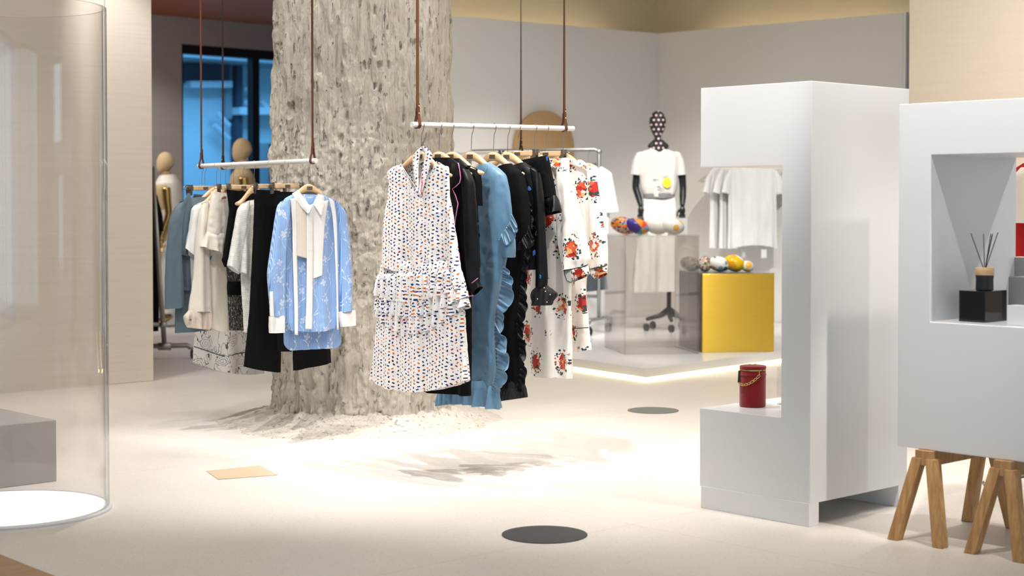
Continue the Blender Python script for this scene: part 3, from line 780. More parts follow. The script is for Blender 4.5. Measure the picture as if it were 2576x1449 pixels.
# ------------------------------------------------------------------ hangers
def hook_path(xf=1):
    a=[(xf*.0165*math.cos(t)*-1,0,.0165*math.sin(t)) for t in np.linspace(-.15,PI+.35,12)]
    return a+[(xf*.010,0,-.022),(xf*.002,0,-.036),(0,0,-.052),(0,0,-.085),(0,0,-.116)]
def make_top_hanger():
    root=thing('clothes_hanger','-','hanger')
    n=34; v=[];f=[]
    def prof(i): 
        q=-1+2*i/(n-1); x=.212*q; s=abs(q); e=(1-math.cos(PI*min(s*1.02,1)))/2
        zc=-.137-.078*e; hh=.021*(1-s*.55); dy=.007+.010*s; yo=.012*s*s
        if s>.97: hh*=.6; dy*=.7
        return x,zc,hh,dy,yo
    for i in range(n):
        x,zc,hh,dy,yo=prof(i)
        for j in range(10):
            a=2*PI*j/10; v.append((x,-dy*math.copysign(abs(math.cos(a))**.6,math.cos(a))+yo,zc+hh*math.copysign(abs(math.sin(a))**.6,math.sin(a))))
    for i in range(n-1):
        for j in range(10): f.append((i*10+j,i*10+(j+1)%10,(i+1)*10+(j+1)%10,(i+1)*10+j))
    f+=[tuple(range(9,-1,-1)),tuple(range((n-1)*10,n*10))]
    MB().add(v,f).build('shoulder_bar',MT['beech'],root,smooth=True)
    MB().tube(hook_path(),.0019,7).build('hook',MT['steel'],root,smooth=True)
    MB().box((-.021,-.0105,-.147),(.021,-.0075,-.129)).build('name_plate',MT['dark_metal'],root)
    return root
def make_clip_hanger():
    root=thing('clip_hanger','-','hanger')
    MB().box((-.105,-.007,-.136),(.105,.007,-.111)).build('bar',MT['beech'],root,bevel=.003)
    MB().tube(hook_path(),.0019,7).build('hook',MT['steel'],root,smooth=True)
    MB().box((-.021,-.010,-.131),(.021,-.0072,-.117)).build('name_plate',MT['dark_metal'],root)
    for sx in (-1,1):
        wi=MB().tube([(sx*.1,0,-.117),(sx*.165,0,-.117),(sx*.170,0,-.124),(sx*.165,0,-.131),(sx*.1,0,-.131)],.0017,6).build('wire',MT['steel'],root,smooth=True)
        cl=MB()
        for y in (-1,1): cl.add([(sx*.128-.009,y*.012,-.105),(sx*.128+.009,y*.012,-.105),(sx*.128+.009,y*.004,-.165),(sx*.128-.009,y*.004,-.165),
                                 (sx*.128-.009,y*.0145,-.105),(sx*.128+.009,y*.0145,-.105),(sx*.128+.009,y*.0065,-.165),(sx*.128-.009,y*.0065,-.165)],
                                 [(0,1,2,3),(7,6,5,4),(0,4,5,1),(1,5,6,2),(2,6,7,3),(3,7,4,0)])
        cl.tube([(sx*.128-.010,0,-.128),(sx*.128+.010,0,-.128)],.008,8).build('clip',MT['dark_metal'],root)
    return root
HT,HC=make_top_hanger(),make_clip_hanger()
_first={id(HT):True,id(HC):True}
def rail_point(pA,d,px):
    r=(px-CX)/F; t=(r*pA.y-pA.x)/(d.x-r*d.y); return pA+d*t
def hang(proto,o,u,label,group,yaw=0,roll=0,sc=None):
    ang=math.atan2(u.y,u.x)+yaw; loc=Vector(o)+Vector((0,0,-.002))
    rot=(0,roll,ang)
    sc=sc or (.86 if group==HR else .71 if group==HL else .9)
    if _first.pop(id(proto),None):
        proto.location=loc; proto.rotation_euler=rot; proto['label']=label; proto['group']=group; proto.scale=(sc,1,1); return proto
    r=dup(proto,loc,rot,label,group); r.scale=(sc,1,1); return r
uR=Vector((dR.y,-dR.x,0)).normalized(); nR=-dR.copy(); nR.z=0; nR.normalize()
uL=Vector((-dLr.y,dLr.x,0)).normalized(); uL=uL if uL.x>0 else -uL; nL_=-Vector((dLr.x,dLr.y,0)).normalized()
def right_plane(px): return Plane(rail_point(RA,dR,px),uR,nR)
def left_plane(px): return Plane(rail_point(LA,dLr,px),uL,nL_)
def garment(name,label,cat,pl,group): return thing(name,label,cat,(pl.o.x,pl.o.y,pl.o.z-.12),group)
GR,GL='clothes on the right strap rail','clothes on the left strap rail'
HR,HL='hangers on the right strap rail','hangers on the left strap rail'
def at(pl,q,y):
    p,r=shifted(pl,y); return p.w(*p.sz(*q),r)
# ================================================================== RIGHT RAIL, front to back
# 1 printed dress
pl=right_plane(1062); hang(HT,pl.o,uR,'wooden hanger inside the tablet-print dress at the rail front',HR,.0,.06)
g=garment('printed_dress','white sleeveless dress printed with small tablets, tiered frills at the hip','dress',pl,GR)
pv,_=shifted(pl,.034); vL,vB,vR=pv.sz(1006,414),pv.sz(1053,482),pv.sz(1100,407)
def vcut(s,z,sn):
    if sn<.02: return False
    if s<vB[0]: e=vB[1]+(vL[1]-vB[1])*(vB[0]-s)/(vB[0]-vL[0])
    else: e=vB[1]+(vR[1]-vB[1])*(s-vB[0])/(vR[0]-vB[0])
    return z>e
cloth('bodice',pl,[((998,416),(1103,408)),((986,424),(1117,417)),((978,436),(1128,424)),((981,468),(1131,495)),((976,515),(1138,535)),((967,570),(1146,592)),((962,630),(1153,640)),((960,664),(1157,670))],
      MT['print'],g,.07,(.002,.014),30,n=150,m=90,sag=.035,cut=vcut,seed=4)
piping('neck_edge',pl,[(1008,412),(1020,432),(1038,460),(1053,482),(1070,458),(1086,432),(1099,406)],MT['white_cotton'],g,.036,.0018)
cloth('hip_yoke',pl,[((963,655),(1152,655)),((958,690),(1160,690)),((956,760),(1164,750))],MT['print'],g,.075,(.004,.008),35,seed=7,sag=.02)
cloth('frill_tier',pl,[((953,690),(1156,676)),((949,706),(1163,692)),((945,736),(1168,722))],MT['print'],g,.10,(.003,.012),150,m=26,n=220,sag=.05,seed=3,label='upper gathered frill')
cloth('frill_tier',pl,[((951,722),(1160,706)),((948,740),(1170,726)),((945,764),(1178,745))],MT['print'],g,.095,(.003,.013),140,m=26,n=220,sag=.07,seed=5,label='middle gathered frill')
cloth('frill_tier',pl,[((953,746),(1160,730)),((948,764),(1172,748)),((944,778),(1181,762))],MT['print'],g,.088,(.003,.013),130,m=26,n=220,sag=.12,seed=6,label='lower gathered frill')
cloth('skirt',pl,[((956,755),(1162,745)),((952,800),(1166,800)),((944,870),(1171,875)),((938,925),(1175,930)),((933,953),(1177,955))],MT['print'],g,.085,(.002,.012),36,n=150,m=70,sag=.055,seed=9,pw=.6)
sheet('neck_tie',pl,[((1057,369),(1063,368)),((1046,380),(1056,384)),((1038,394),(1053,402)),((1039,415),(1053,420)),((1043,440),(1054,441)),((1049,470),(1057,470)),((1051,482),(1056,482))],MT['print'],g,(.022,.042),10,30,.003,.004,label='left end of the neck scarf')
sheet('neck_tie',pl,[((1058,368),(1066,370)),((1064,382),(1082,384)),((1066,398),(1085,400)),((1064,418),(1081,420)),((1061,445),(1075,446)),((1058,470),(1068,472)),((1058,490),(1064,490))],MT['print'],g,(.024,.046),10,30,.003,.004,label='right end of the neck scarf')
piping('hang_tag_cord',pl,[(1059,440),(1062,460),(1059,480),(1063,492)],MT['red_cloth'],g,.05,.0016)
# 2 black robe
pl=right_plane(1106); hang(HT,pl.o,uR,'wooden hanger carrying the black robe with pink piping',HR,.03,.02)
g=garment('piped_robe','long black robe with pink piping along lapel and cuffs','robe',pl,GR)
cloth('body',pl,[((1085,398),(1133,396)),((1058,412),(1152,410)),((1032,432),(1172,432)),((1028,500),(1183,500)),((1026,600),(1186,600)),((1022,750),(1184,750)),((1016,880),(1183,890)),((1012,978),(1182,996))],MT['black'],g,.06,(.002,.014),32,seed=12)
sheet('lapel',pl,[((1136,398),(1153,410)),((1134,430),(1159,440)),((1134,455),(1158,460)),((1134,475),(1140,474)),((1136,510),(1152,512)),((1136,540),(1147,545)),((1136,590),(1143,592))],MT['black_satin'],g,.056,10,26,.002,.004)
piping('pink_trim',pl,[(1153,410),(1156,425),(1159,448),(1156,460),(1147,469),(1138,475),(1146,492),(1152,512),(1149,532),(1146,548),(1143,575),(1142,592)],MT['pink'],g,.060,.0024)
piping('pink_trim',pl,[(1155,636),(1156,652),(1155,672),(1154,690)],MT['pink'],g,.056,.0024)
cloth('sleeve',pl,[((1158,414),(1174,426)),((1164,450),(1190,460)),((1170,540),(1198,540)),((1174,640),(1204,648)),((1180,705),(1205,705)),((1193,742),(1209,722))],MT['black_satin'],g,.05,(.003,.006),50,.02,n=48,m=40,seed=14)
piping('pink_trim',pl,[(1187,712),(1195,706),(1202,700)],MT['pink'],g,.052,.002)
piping('pink_trim',pl,[(1172,743),(1180,745),(1190,744)],MT['pink'],g,.05,.002)
# 3 black blouse
pl=right_plane(1137); hang(HT,pl.o,uR,'wooden hanger behind the robe holding a black frilled blouse',HR,0,.0)
g=garment('black_blouse','black sleeveless blouse with frilled strap between robe and blue dress','blouse',pl,GR)
cloth('body',pl,[((1118,400),(1160,398)),((1090,420),(1184,418)),((1080,445),(1198,440)),((1084,520),(1200,520)),((1086,600),(1204,610)),((1086,668),(1208,672))],MT['black_satin'],g,.05,(.003,.010),40,seed=17)
cloth('sleeve_frill',pl,[((1180,416),(1196,426)),((1184,440),(1204,446)),((1188,480),(1205,480)),((1189,516),(1205,518))],MT['black'],g,.05,(.004,.009),70,.012,n=48,m=24,seed=18)
ruffle('front_frill',pl,[(1190,520),(1192,545),(1194,580),(1194,610)],[(8,4),(9,3),(10,3),(8,3)],MT['black_satin'],g,.035,.012,3,80,7)
# 4 long blue satin dress
pl=right_plane(1187); hang(HT,pl.o,uR,'wooden hanger with a dark plate above the blue satin dress',HR,.02,.03)
g=garment('blue_dress','long dusty blue satin dress with frills down its open side','dress',pl,GR)
cloth('body',pl,[((1204,418),(1231,410)),((1185,432),(1250,421)),((1166,450),(1270,440)),((1150,500),(1279,478)),((1145,560),(1286,548)),((1140,620),(1276,640)),((1136,690),(1263,700)),((1132,780),(1248,780)),((1128,870),(1246,868)),((1120,940),(1247,942)),((1108,985),(1238,982))],MT['blue_satin'],g,.075,(.003,.016),26,n=110,m=90,seed=21)
cloth('hem_frill',pl,[((1112,960),(1240,956)),((1106,990),(1250,990)),((1099,1022),(1256,1030))],MT['blue_satin'],g,.10,(.004,.017),95,n=260,m=34,seed=23,sag=-.02,label='gathered frill round the hem')
ruffle('side_frill',pl,[(1265,668),(1263,705),(1254,750),(1247,790),(1244,830),(1247,875),(1249,915),(1246,950),(1236,978)],[(16,10),(26,10),(30,16),(16,20),(24,22),(32,16),(30,14),(30,16),(20,30)],MT['blue_satin'],g,.03,.020,5.5,320,13,1.1)
ruffle('sleeve_frill',pl,[(1287,538),(1284,556),(1274,572),(1262,588),(1254,604)],[(16,30),(18,30),(20,32),(16,32),(6,22)],MT['blue_satin'],g,.035,.016,2.6,140,10,.4)
cloth('sleeve_end',pl,[((1262,590),(1289,582)),((1256,606),(1293,606)),((1258,624),(1294,628)),((1266,640),(1288,648))],MT['blue_satin'],g,.055,(.003,.010),60,.01,n=56,m=24,seed=25)
piping('seam',pl,[(1226,414),(1217,440),(1208,470),(1201,500)],MT['blue_satin'],g,.038,.002)
# 5 long black frilled dress
pl=right_plane(1243); hang(HT,pl.o,uR,'wooden hanger above the long black frilled dress',HR,-.02,.03)
g=garment('black_dress','long black dress with a wavy frill behind the blue one','dress',pl,GR)
cloth('body',pl,[((1258,418),(1284,411)),((1235,432),(1300,424)),((1216,450),(1313,436)),((1200,510),(1326,490)),((1195,570),(1330,566)),((1200,650),(1320,640)),((1204,760),(1308,760)),((1200,880),(1308,880)),((1194,985),(1312,975))],MT['black'],g,.07,(.003,.014),30,n=96,m=80,seed=31)
ruffle('side_frill',pl,[(1322,600),(1317,650),(1311,700),(1306,750),(1300,800),(1302,850),(1308,900),(1306,945),(1300,985)],[(14,14),(16,14),(18,16),(26,18),(16,20),(20,16),(16,14),(18,12),(18,12)],MT['black_satin'],g,.03,.020,5.5,300,13,2.0)
ruffle('sleeve_frill',pl,[(1330,566),(1327,582),(1316,598),(1302,616)],[(10,30),(14,30),(14,26),(4,10)],MT['black_satin'],g,.035,.015,2.4,120,10,.9)
cloth('hem_frill',pl,[((1200,950),(1310,948)),((1215,980),(1320,975)),((1240,1012),(1322,1000))],MT['chiffon_black'],g,.08,(.002,.015),60,n=140,m=24,seed=33)
# 6 black satin top with tulle cuffs
pl=right_plane(1278); hang(HT,pl.o,uR,'wooden hanger above the black satin top with tulle cuffs',HR,.02,.02)
g=garment('satin_top','black satin top with blue patches and pearl dotted tulle cuff','blouse',pl,GR)
cloth('body',pl,[((1290,418),(1318,408)),((1275,428),(1334,418)),((1262,444),(1352,434)),((1258,520),(1360,510)),((1262,600),(1366,600)),((1268,680),(1368,678))],MT['black_satin'],g,.055,(.003,.012),34,seed=35)
cloth('sleeve',pl,[((1336,420),(1354,434)),((1344,470),(1362,486)),((1346,540),(1368,540)),((1347,620),(1373,620)),((1350,690),(1377,690)),((1352,722),(1376,722))],MT['black_satin'],g,.05,(.003,.006),60,.012,n=48,m=40,seed=37)
cf=cloth('tulle_cuff',pl,[((1352,718),(1377,718)),((1344,728),(1390,730)),((1337,742),(1401,740)),((1342,756),(1392,755)),((1342,769),(1386,768))],MT['tulle_black'],g,.05,(.004,.014),110,.012,n=120,m=20,seed=38)
for q in ((1372,733),(1384,741),(1352,752),(1376,760),(1369,724)):
    MB().ball(at(pl,q,.05),.0028,8).build('pearl',MT['white_lacquer'],cf,smooth=True)
for poly,mt in (([(1326,478),(1330,468),(1333,470),(1337,477),(1333,480)],'blue_patch'),([(1341,632),(1346,628),(1347,640),(1341,644)],'blue_patch'),([(1358,690),(1362,694),(1361,701),(1358,700)],'blue_patch')):
    MB().extr([at(pl,q,.044) for q in poly],pl.n*.002).build('embroidered_patch',MT[mt],g)
ruffle('front_frill',pl,[(1330,500),(1332,530),(1338,560),(1352,582)],[(6,10),(8,12),(6,16),(2,12)],MT['black_satin'],g,.035,.012,3,90,8)
# 7 black flared skirt on a clip hanger
pl=right_plane(1304); hang(HC,pl.o,uR,'clip hanger gripping the short black flared skirt',HR,0,.0)
g=garment('flared_skirt','short black flared skirt with sheer hem gripped by a metal clip','skirt',pl,GR)
cloth('skirt_panel',pl,[((1300,406),(1376,391)),((1310,420),(1380,404)),((1336,450),(1386,440)),((1342,504),(1397,493))],MT['black'],g,.045,(.002,.005),40,seed=41)
cloth('flounce',pl,[((1342,500),(1397,491)),((1348,520),(1405,510)),((1352,548),(1413,530))],MT['black_satin'],g,.06,(.002,.014),70,n=140,m=24,seed=42)
MB().extr([at(pl,q,.03) for q in ((1374,394),(1378,393),(1378,404),(1376,405))],pl.n*.002).build('embroidered_patch',MT['blue_patch'],g)
# 8 floral dress with bishop sleeve
pl=right_plane(1345); hang(HT,pl.o,uR,'pale wooden hanger just behind the black flared skirt',HR,.02,.0)
g=garment('floral_dress','long ivory dress printed with red roses, bishop sleeve with green piped cuff','dress',pl,GR)
cloth('body',pl,[((1352,404),(1392,402)),((1336,414),(1412,414)),((1326,430),(1424,428)),((1324,500),(1430,500)),((1324,620),(1434,620)),((1318,760),(1437,760)),((1314,860),(1438,860)),((1311,945),(1438,952))],MT['floral'],g,.065,(.003,.014),30,n=110,m=80,seed=51)
cloth('sleeve',pl,[((1402,416),(1424,428)),((1402,450),(1438,460)),((1400,520),(1456,520)),((1403,600),(1472,590)),((1412,650),(1482,646)),((1418,682),(1479,668))],MT['floral'],g,.06,(.003,.010),50,.03,n=64,m=50,seed=53)
cloth('cuff',pl,[((1418,681),(1479,667)),((1424,698),(1480,680)),((1434,712),(1482,688))],MT['floral'],g,.05,(.001,.003),50,.03,n=48,m=14,seed=54)
piping('green_trim',pl,[(1418,681),(1440,677),(1462,672),(1479,666)],MT['green_pipe'],g,.064,.0024)
piping('green_trim',pl,[(1419,660),(1420,690),(1426,706),(1434,710)],MT['green_pipe'],g,.062,.002)
sheet('collar',pl,[((1338,396),(1398,400)),((1345,406),(1418,414)),((1360,416),(1424,428))],MT['floral'],g,.035,12,12,.002,.006)
# 9 floral waistband on a clip hanger
pl=right_plane(1375); hang(HC,pl.o,uR,'clip hanger gripping the rose print trousers',HR,0,.0)
g=garment('floral_trousers','ivory rose print trousers gripped by the last metal clip, mostly hidden','trousers',pl,GR)
cloth('leg',pl,[((1372,404),(1432,396)),((1380,440),(1430,438)),((1382,600),(1430,600)),((1380,820),(1432,820))],MT['floral'],g,.05,(.002,.006),40,seed=57)
# 10 floral shirt dress at the rail end
pl=right_plane(1417); hang(HT,pl.o,uR,'last wooden hanger at the far end of the right rail',HR,0,.0)
g=garment('floral_shirt_dress','ivory rose print shirt dress with green piping, last on the right rail','dress',pl,GR)
cloth('body',pl,[((1408,404),(1462,402)),((1392,414),(1480,416)),((1380,432),(1496,432)),((1385,520),(1500,505)),((1405,620),(1490,620)),((1424,720),(1474,720)),((1430,820),(1480,820)),((1434,888),(1487,880))],MT['floral'],g,.06,(.003,.010),34,n=100,m=70,seed=61)
cloth('sleeve',pl,[((1478,418),(1498,433)),((1482,460),(1505,472)),((1484,540),(1516,540)),((1486,620),(1526,620)),((1487,676),(1527,668))],MT['floral'],g,.06,(.003,.008),50,.03,n=56,m=46,seed=63)
cloth('cuff',pl,[((1487,676),(1527,667)),((1490,690),(1527,678)),((1500,702),(1526,687))],MT['floral'],g,.05,(.001,.003),50,.03,n=40,m=10,seed=64)
piping('green_trim',pl,[(1487,677),(1500,675),(1514,671),(1527,666)],MT['green_pipe'],g,.064,.0024)
piping('green_trim',pl,[(1428,824),(1450,826),(1480,824)],MT['green_pipe'],g,.038,.0024)
sheet('collar',pl,[((1424,392),(1428,396)),((1426,402),(1462,410)),((1430,412),(1496,430))],MT['floral'],g,.034,12,12,.002,.006)
piping('green_trim',pl,[(1425,404),(1429,418),(1434,430)],MT['green_pipe'],g,.042,.002)
# ================================================================== LEFT RAIL, back (left) to front (right)
# rose line-drawing skirt
pl=left_plane(508.5); hang(HC,pl.o,uL,'clip hanger at the far left end of the left rail',HL,0,0)
g=garment('rose_skirt','long white skirt with rose line drawings and one dark green line near its hem','skirt',pl,GL)
cloth('skirt_panel',pl,[((486,494),(545,494)),((488,600),(570,600)),((492,720),(610,730)),((492,820),(650,820)),((488,880),(662,880)),((488,912),(660,938))],MT['rosedraw'],g,.10,(.002,.020),22,n=130,m=70,seed=3,sag=.03)
piping('green_trim',pl,[(488,872),(505,877),(525,884),(545,891),(560,895),(575,896),(595,890),(625,885),(655,882)],MT['green_pipe'],g,.066,.003)
# slate jacket
pl=left_plane(545); hang(HT,pl.o,uL,'wooden hanger inside the slate blue jacket at the left end',HL,0,0)
g=garment('slate_jacket','slate blue linen jacket, leftmost long sleeved garment on the left rail','jacket',pl,GL)
cloth('body',pl,[((474,498),(525,494)),((460,508),(545,505)),((450,530),(560,525)),((450,600),(560,600)),((446,700),(560,700)),((441,790),(556,790)),((442,838),(550,828))],MT['denim'],g,.055,(.002,.010),34,seed=8)
cloth('sleeve',pl,[((452,510),(472,500)),((440,526),(464,530)),((427,560),(455,575)),((419,640),(455,650)),((416,720),(461,720)),((415,778),(464,772))],MT['denim'],g,.06,(.003,.009),50,.03,n=56,m=44,seed=9)
sheet('lapel',pl,[((472,486),(478,487)),((466,500),(482,515)),((456,540),(478,560)),((453,600),(474,610)),((452,640),(484,648))],MT['denim'],g,.036,10,24,.002,.006)
sheet('pocket_flap',pl,[((458,722),(484,724)),((458,730),(484,732))],MT['denim'],g,.040,6,5,.003)
# dark slate skirt with a gathered edge
pl=left_plane(516); hang(HC,pl.o,uL,'clip hanger with a cream clip beside the slate jacket collar',HL,0,0)
g=garment('slate_skirt','dark slate skirt with gathered edge tucked beside the jacket collar','skirt',pl,GL)
cloth('skirt_panel',pl,[((487,488),(540,494)),((486,520),(545,525)),((482,600),(545,600)),((480,645),(545,645))],MT['slatecloth'],g,.04,(.002,.008),40,seed=5)
ruffle('gathered_edge',pl,[(488,492),(487,505),(484,520),(482,532)],[(8,2),(9,2),(9,2),(8,2)],MT['slatecloth'],g,.026,.006,4,60,6)
# white tee
pl=left_plane(555); hang(HT,pl.o,uL,'wooden hanger inside the white short sleeved tee',HL,0,0,.58)
g=garment('white_tee','plain white short sleeved tee between slate jacket and cream blouse','t-shirt',pl,GL)
cloth('body',pl,[((512,508),(540,498)),((498,512),(560,506)),((486,526),(575,520)),((482,600),(575,600)),((480,640),(575,640)),((484,740),(575,740))],MT['white_cotton'],g,.045,(.002,.009),36,seed=14)
cloth('sleeve',pl,[((492,516),(508,508)),((484,528),(505,530)),((477,580),(503,585)),((466,624),(486,648))],MT['white_cotton'],g,.05,(.003,.008),60,.03,n=48,m=26,seed=15)
# cream blouse
pl=left_plane(568); hang(HT,pl.o,uL,'wooden hanger inside the cream blouse with tulle cuff',HL,0,0,.55)
g=garment('cream_blouse','long cream blouse with blush tulle cuff, front of the white garments','blouse',pl,GL)
cloth('body',pl,[((520,508),(548,500)),((510,514),(570,508)),((504,530),(584,522)),((502,600),(584,600)),((500,700),(580,700)),((498,790),(576,790)),((508,812),(575,832))],MT['cream'],g,.05,(.002,.010),34,seed=24,sag=.02)
cloth('sleeve',pl,[((508,514),(524,506)),((502,540),(524,545)),((494,600),(524,600)),((487,690),(528,690)),((478,760),(533,765)),((476,783),(535,784))],MT['cream'],g,.06,(.003,.010),55,.03,n=56,m=44,seed=25)
cloth('tulle_cuff',pl,[((476,780),(534,782)),((462,796),(532,806)),((466,815),(528,822)),((474,824),(524,830))],MT['tulle_blush'],g,.06,(.004,.014),90,.03,n=110,m=20,seed=26)
MB().extr([at(pl,q,.072) for q in ((473,805),(482,801),(481,808))],pl.n*.001).build('embroidered_patch',MT['mauve_patch'],g)
MB().extr([at(pl,q,.040) for q in ((526,648),(533,643),(531,652),(527,656))],pl.n*.001).build('embroidered_patch',MT['blue_patch'],g)
# white flared skirt on a clip
pl=left_plane(588); hang(HC,pl.o,uL,'clip hanger gripping the white flared skirt',HL,0,0)
g=garment('white_flared_skirt','short white skirt with a flared flounce gripped by a metal clip','skirt',pl,GL)
cloth('skirt_panel',pl,[((532,481),(578,489)),((528,520),(579,520)),((523,560),(577,560)),((520,586),(574,592))],MT['cream'],g,.045,(.002,.006),40,.0,seed=34)
cloth('flounce',pl,[((520,583),(574,589)),((514,602),(570,614)),((506,620),(562,640))],MT['cream'],g,.06,(.002,.014),65,n=130,m=22,seed=35)
MB().extr([at(pl,q,.030) for q in ((557,498),(562,494),(569,494),(569,500),(558,502))],pl.n*.001).build('embroidered_patch',MT['mauve_patch'],g)
# black lace trimmed dress
pl=left_plane(612); hang(HC,pl.o,uL,'clip hanger holding the black top with lace panels',HL,0,0)
g=garment('lace_dress','black dress with lace panels below, between white skirt and lace blouse','dress',pl,GL)
cloth('bodice',pl,[((570,477),(640,484)),((575,510),(646,512)),((577,530),(648,530)),((572,570),(648,570)),((562,640),(648,640)),((559,655),(648,655)),((566,672),(645,674))],MT['black'],g,.05,(.002,.006),40,seed=44)
cloth('lace_panel',pl,[((570,668),(618,670)),((572,708),(616,708))],MT['blacklace'],g,.04,(.002,.004),60,m=16,seed=45)
cloth('black_band',pl,[((572,706),(616,706)),((572,742),(615,742))],MT['black'],g,.042,(.002,.004),60,m=16,seed=45)
cloth('lace_panel',pl,[((572,740),(615,740)),((575,790),(613,790)),((577,831),(612,831))],MT['blacklace'],g,.04,(.002,.004),60,m=30,seed=45)
# white lace blouse
pl=left_plane(640); hang(HT,pl.o,uL,'wooden hanger inside the white lace blouse',HL,0,0,.5)
g=garment('lace_blouse','sheer white lace blouse with wide short sleeve before the black trousers','blouse',pl,GL)
cloth('body',pl,[((625,505),(655,500)),((615,512),(672,508)),((608,528),(690,524)),((606,600),(690,600)),((606,700),(690,700)),((611,780),(686,780)),((613,836),(684,836))],MT['lace'],g,.05,(.002,.010),36,seed=54)
cloth('sleeve',pl,[((612,512),(628,505)),((600,528),(622,530)),((593,560),(617,560)),((584,610),(611,620)),((573,668),(601,690))],MT['lace'],g,.06,(.003,.008),60,.03,n=56,m=34,seed=55)
cloth('front_drape',pl,[((628,520),(646,512)),((616,550),(642,550)),((610,610),(638,620)),((604,684),(632,700))],MT['lace'],g,.05,(.003,.010),60,.034,n=48,m=34,seed=56)
# trousers, nearer pair
pl=left_plane(680); hang(HC,pl.o,uL,'clip hanger with two clips gripping the long black trousers',HL,0,0)
g=garment('black_trousers','long wide black trousers reaching lowest on the left rail','trousers',pl,GL)
cloth('leg',pl,[((641,477),(704,480)),((640,520),(704,525)),((637,600),(705,610)),((632,700),(706,710)),((625,810),(706,825)),((615,922),(706,937))],MT['black'],g,.06,(.002,.009),30,m=70,seed=64,sag=.006)
# trousers behind the shirt
pl=left_plane(722); hang(HC,pl.o,uL,'clip hanger half behind the striped shirt collar',HL,0,0)
g=garment('cropped_trousers','black cropped trousers seen under the blue striped shirt','trousers',pl,GL)
cloth('waist',pl,[((694,482),(802,484)),((693,520),(808,520)),((694,600),(814,600))],MT['black'],g,.05,(.002,.004),30,seed=65)
cloth('leg',pl,[((694,590),(748,590)),((696,720),(742,720)),((700,884),(734,884))],MT['black'],g,.05,(.002,.005),40,seed=66)
cloth('leg',pl,[((738,590),(815,590)),((737,720),(822,720)),((737,860),(830,860)),((738,932),(833,912))],MT['black'],g,.05,(.002,.006),40,.012,seed=67)
# blue striped shirt
pl=left_plane(777); hang(HT,pl.o,uL,'wooden hanger in the collar of the blue striped shirt',HL,-.05,0)
g=garment('striped_shirt','oversized pale blue striped shirt with white embroidered flowers and white collar','shirt',pl,GL)
cloth('body',pl,[((738,488),(812,490)),((718,499),(838,502)),((711,514),(851,516)),((709,560),(856,560)),((712,650),(854,650)),((714,740),(852,740)),((716,800),(850,800)),((726,830),(840,826))],MT['voile'],g,.055,(.002,.010),34,n=130,m=70,seed=74,sag=.012)
sheet('back_tail',pl,[((718,780),(852,775)),((713,830),(856,825)),((714,866),(858,862)),((730,882),(846,876))],MT['voile_sheer'],g,-.02,40,22,.001,0,.006)
cloth('sleeve',pl,[((707,508),(728,502)),((698,520),(726,528)),((692,560),(720,575)),((684,620),(716,630)),((674,688),(715,695)),((678,745),(714,750)),((682,796),(714,792))],MT['voile'],g,.06,(.003,.008),50,.022,n=60,m=50,seed=75,label='sleeve on the left')
cloth('sleeve',pl,[((838,502),(852,516)),((846,530),(866,535)),((850,590),(873,590)),((852,660),(881,655)),((853,720),(886,715)),((855,785),(886,780))],MT['voile'],g,.06,(.003,.008),50,.012,n=60,m=50,seed=76,label='sleeve on the right')
cloth('cuff',pl,[((678,796),(715,791)),((678,815),(715,814)),((679,838),(714,836))],MT['white_cotton'],g,.055,(.001,.002),50,.022,n=44,m=10,seed=77)
cloth('cuff',pl,[((850,784),(893,779)),((853,802),(893,800)),((858,822),(893,818))],MT['white_cotton'],g,.055,(.001,.002),50,.012,n=44,m=10,seed=78)
sheet('cuff_placket',pl,[((679,734),(687,733)),((679,770),(688,769)),((680,798),(689,797))],MT['white_cotton'],g,.058,5,12,.002)
sheet('bib',pl,[((746,500),(773,508)),((746,560),(774,560)),((746,620),(774,622)),((746,643),(774,651))],MT['pleat'],g,.038,14,26,.002,.002,label='pleated bib on the left')
sheet('bib',pl,[((784,515),(826,503)),((786,560),(818,556)),((787,640),(812,640)),((787,694),(811,688)),((787,701),(809,693))],MT['white_cotton'],g,.038,14,30,.002,.002,label='white bib on the right')
sheet('button_placket',pl,[((772,524),(786,524)),((772,640),(787,640)),((771,760),(786,760)),((768,828),(785,829))],MT['white_cotton'],g,.043,8,40,.002)
for y in (543,583,628,748):
    q=at(pl,(779,y),.043); MB().tube([q,q+pl.n*.0022],.0042,14).build('button',MT['cream'],g)
sheet('white_band',pl,[((731,500),(746,498)),((735,560),(747,560)),((737,650),(747,650)),((740,760),(749,760)),((741,842),(749,843))],MT['white_cotton'],g,(.038,.042),6,44,.002,label='white band on the left')
sheet('white_band',pl,[((827,498),(840,506)),((836,540),(846,545)),((841,600),(848,600)),((846,720),(850,720)),((848,829),(852,829))],MT['white_cotton'],g,(.034,.034),6,44,.002,label='white band on the right')
sheet('collar',pl,[((738,486),(752,478)),((742,500),(765,497)),((756,520),(778,516)),((768,534),(786,514)),((771,537),(775,533))],MT['white_cotton'],g,(.03,.052),10,22,.003,.006,label='collar point on the left')
sheet('collar',pl,[((803,488),(818,494)),((795,500),(817,506)),((788,514),(816,518)),((796,528),(811,530)),((803,541),(806,540))],MT['white_cotton'],g,(.03,.052),10,22,.003,.006,label='collar point on the right')
cloth('neck_stand',pl,[((748,480),(808,482)),((752,498),(806,500)),((764,515),(800,516))],MT['white_cotton'],g,.05,(.0005,.001),30,m=14,n=56,seed=79,cut=lambda s,z,sn: sn>.2 and z>pl.sz(778,494)[1])
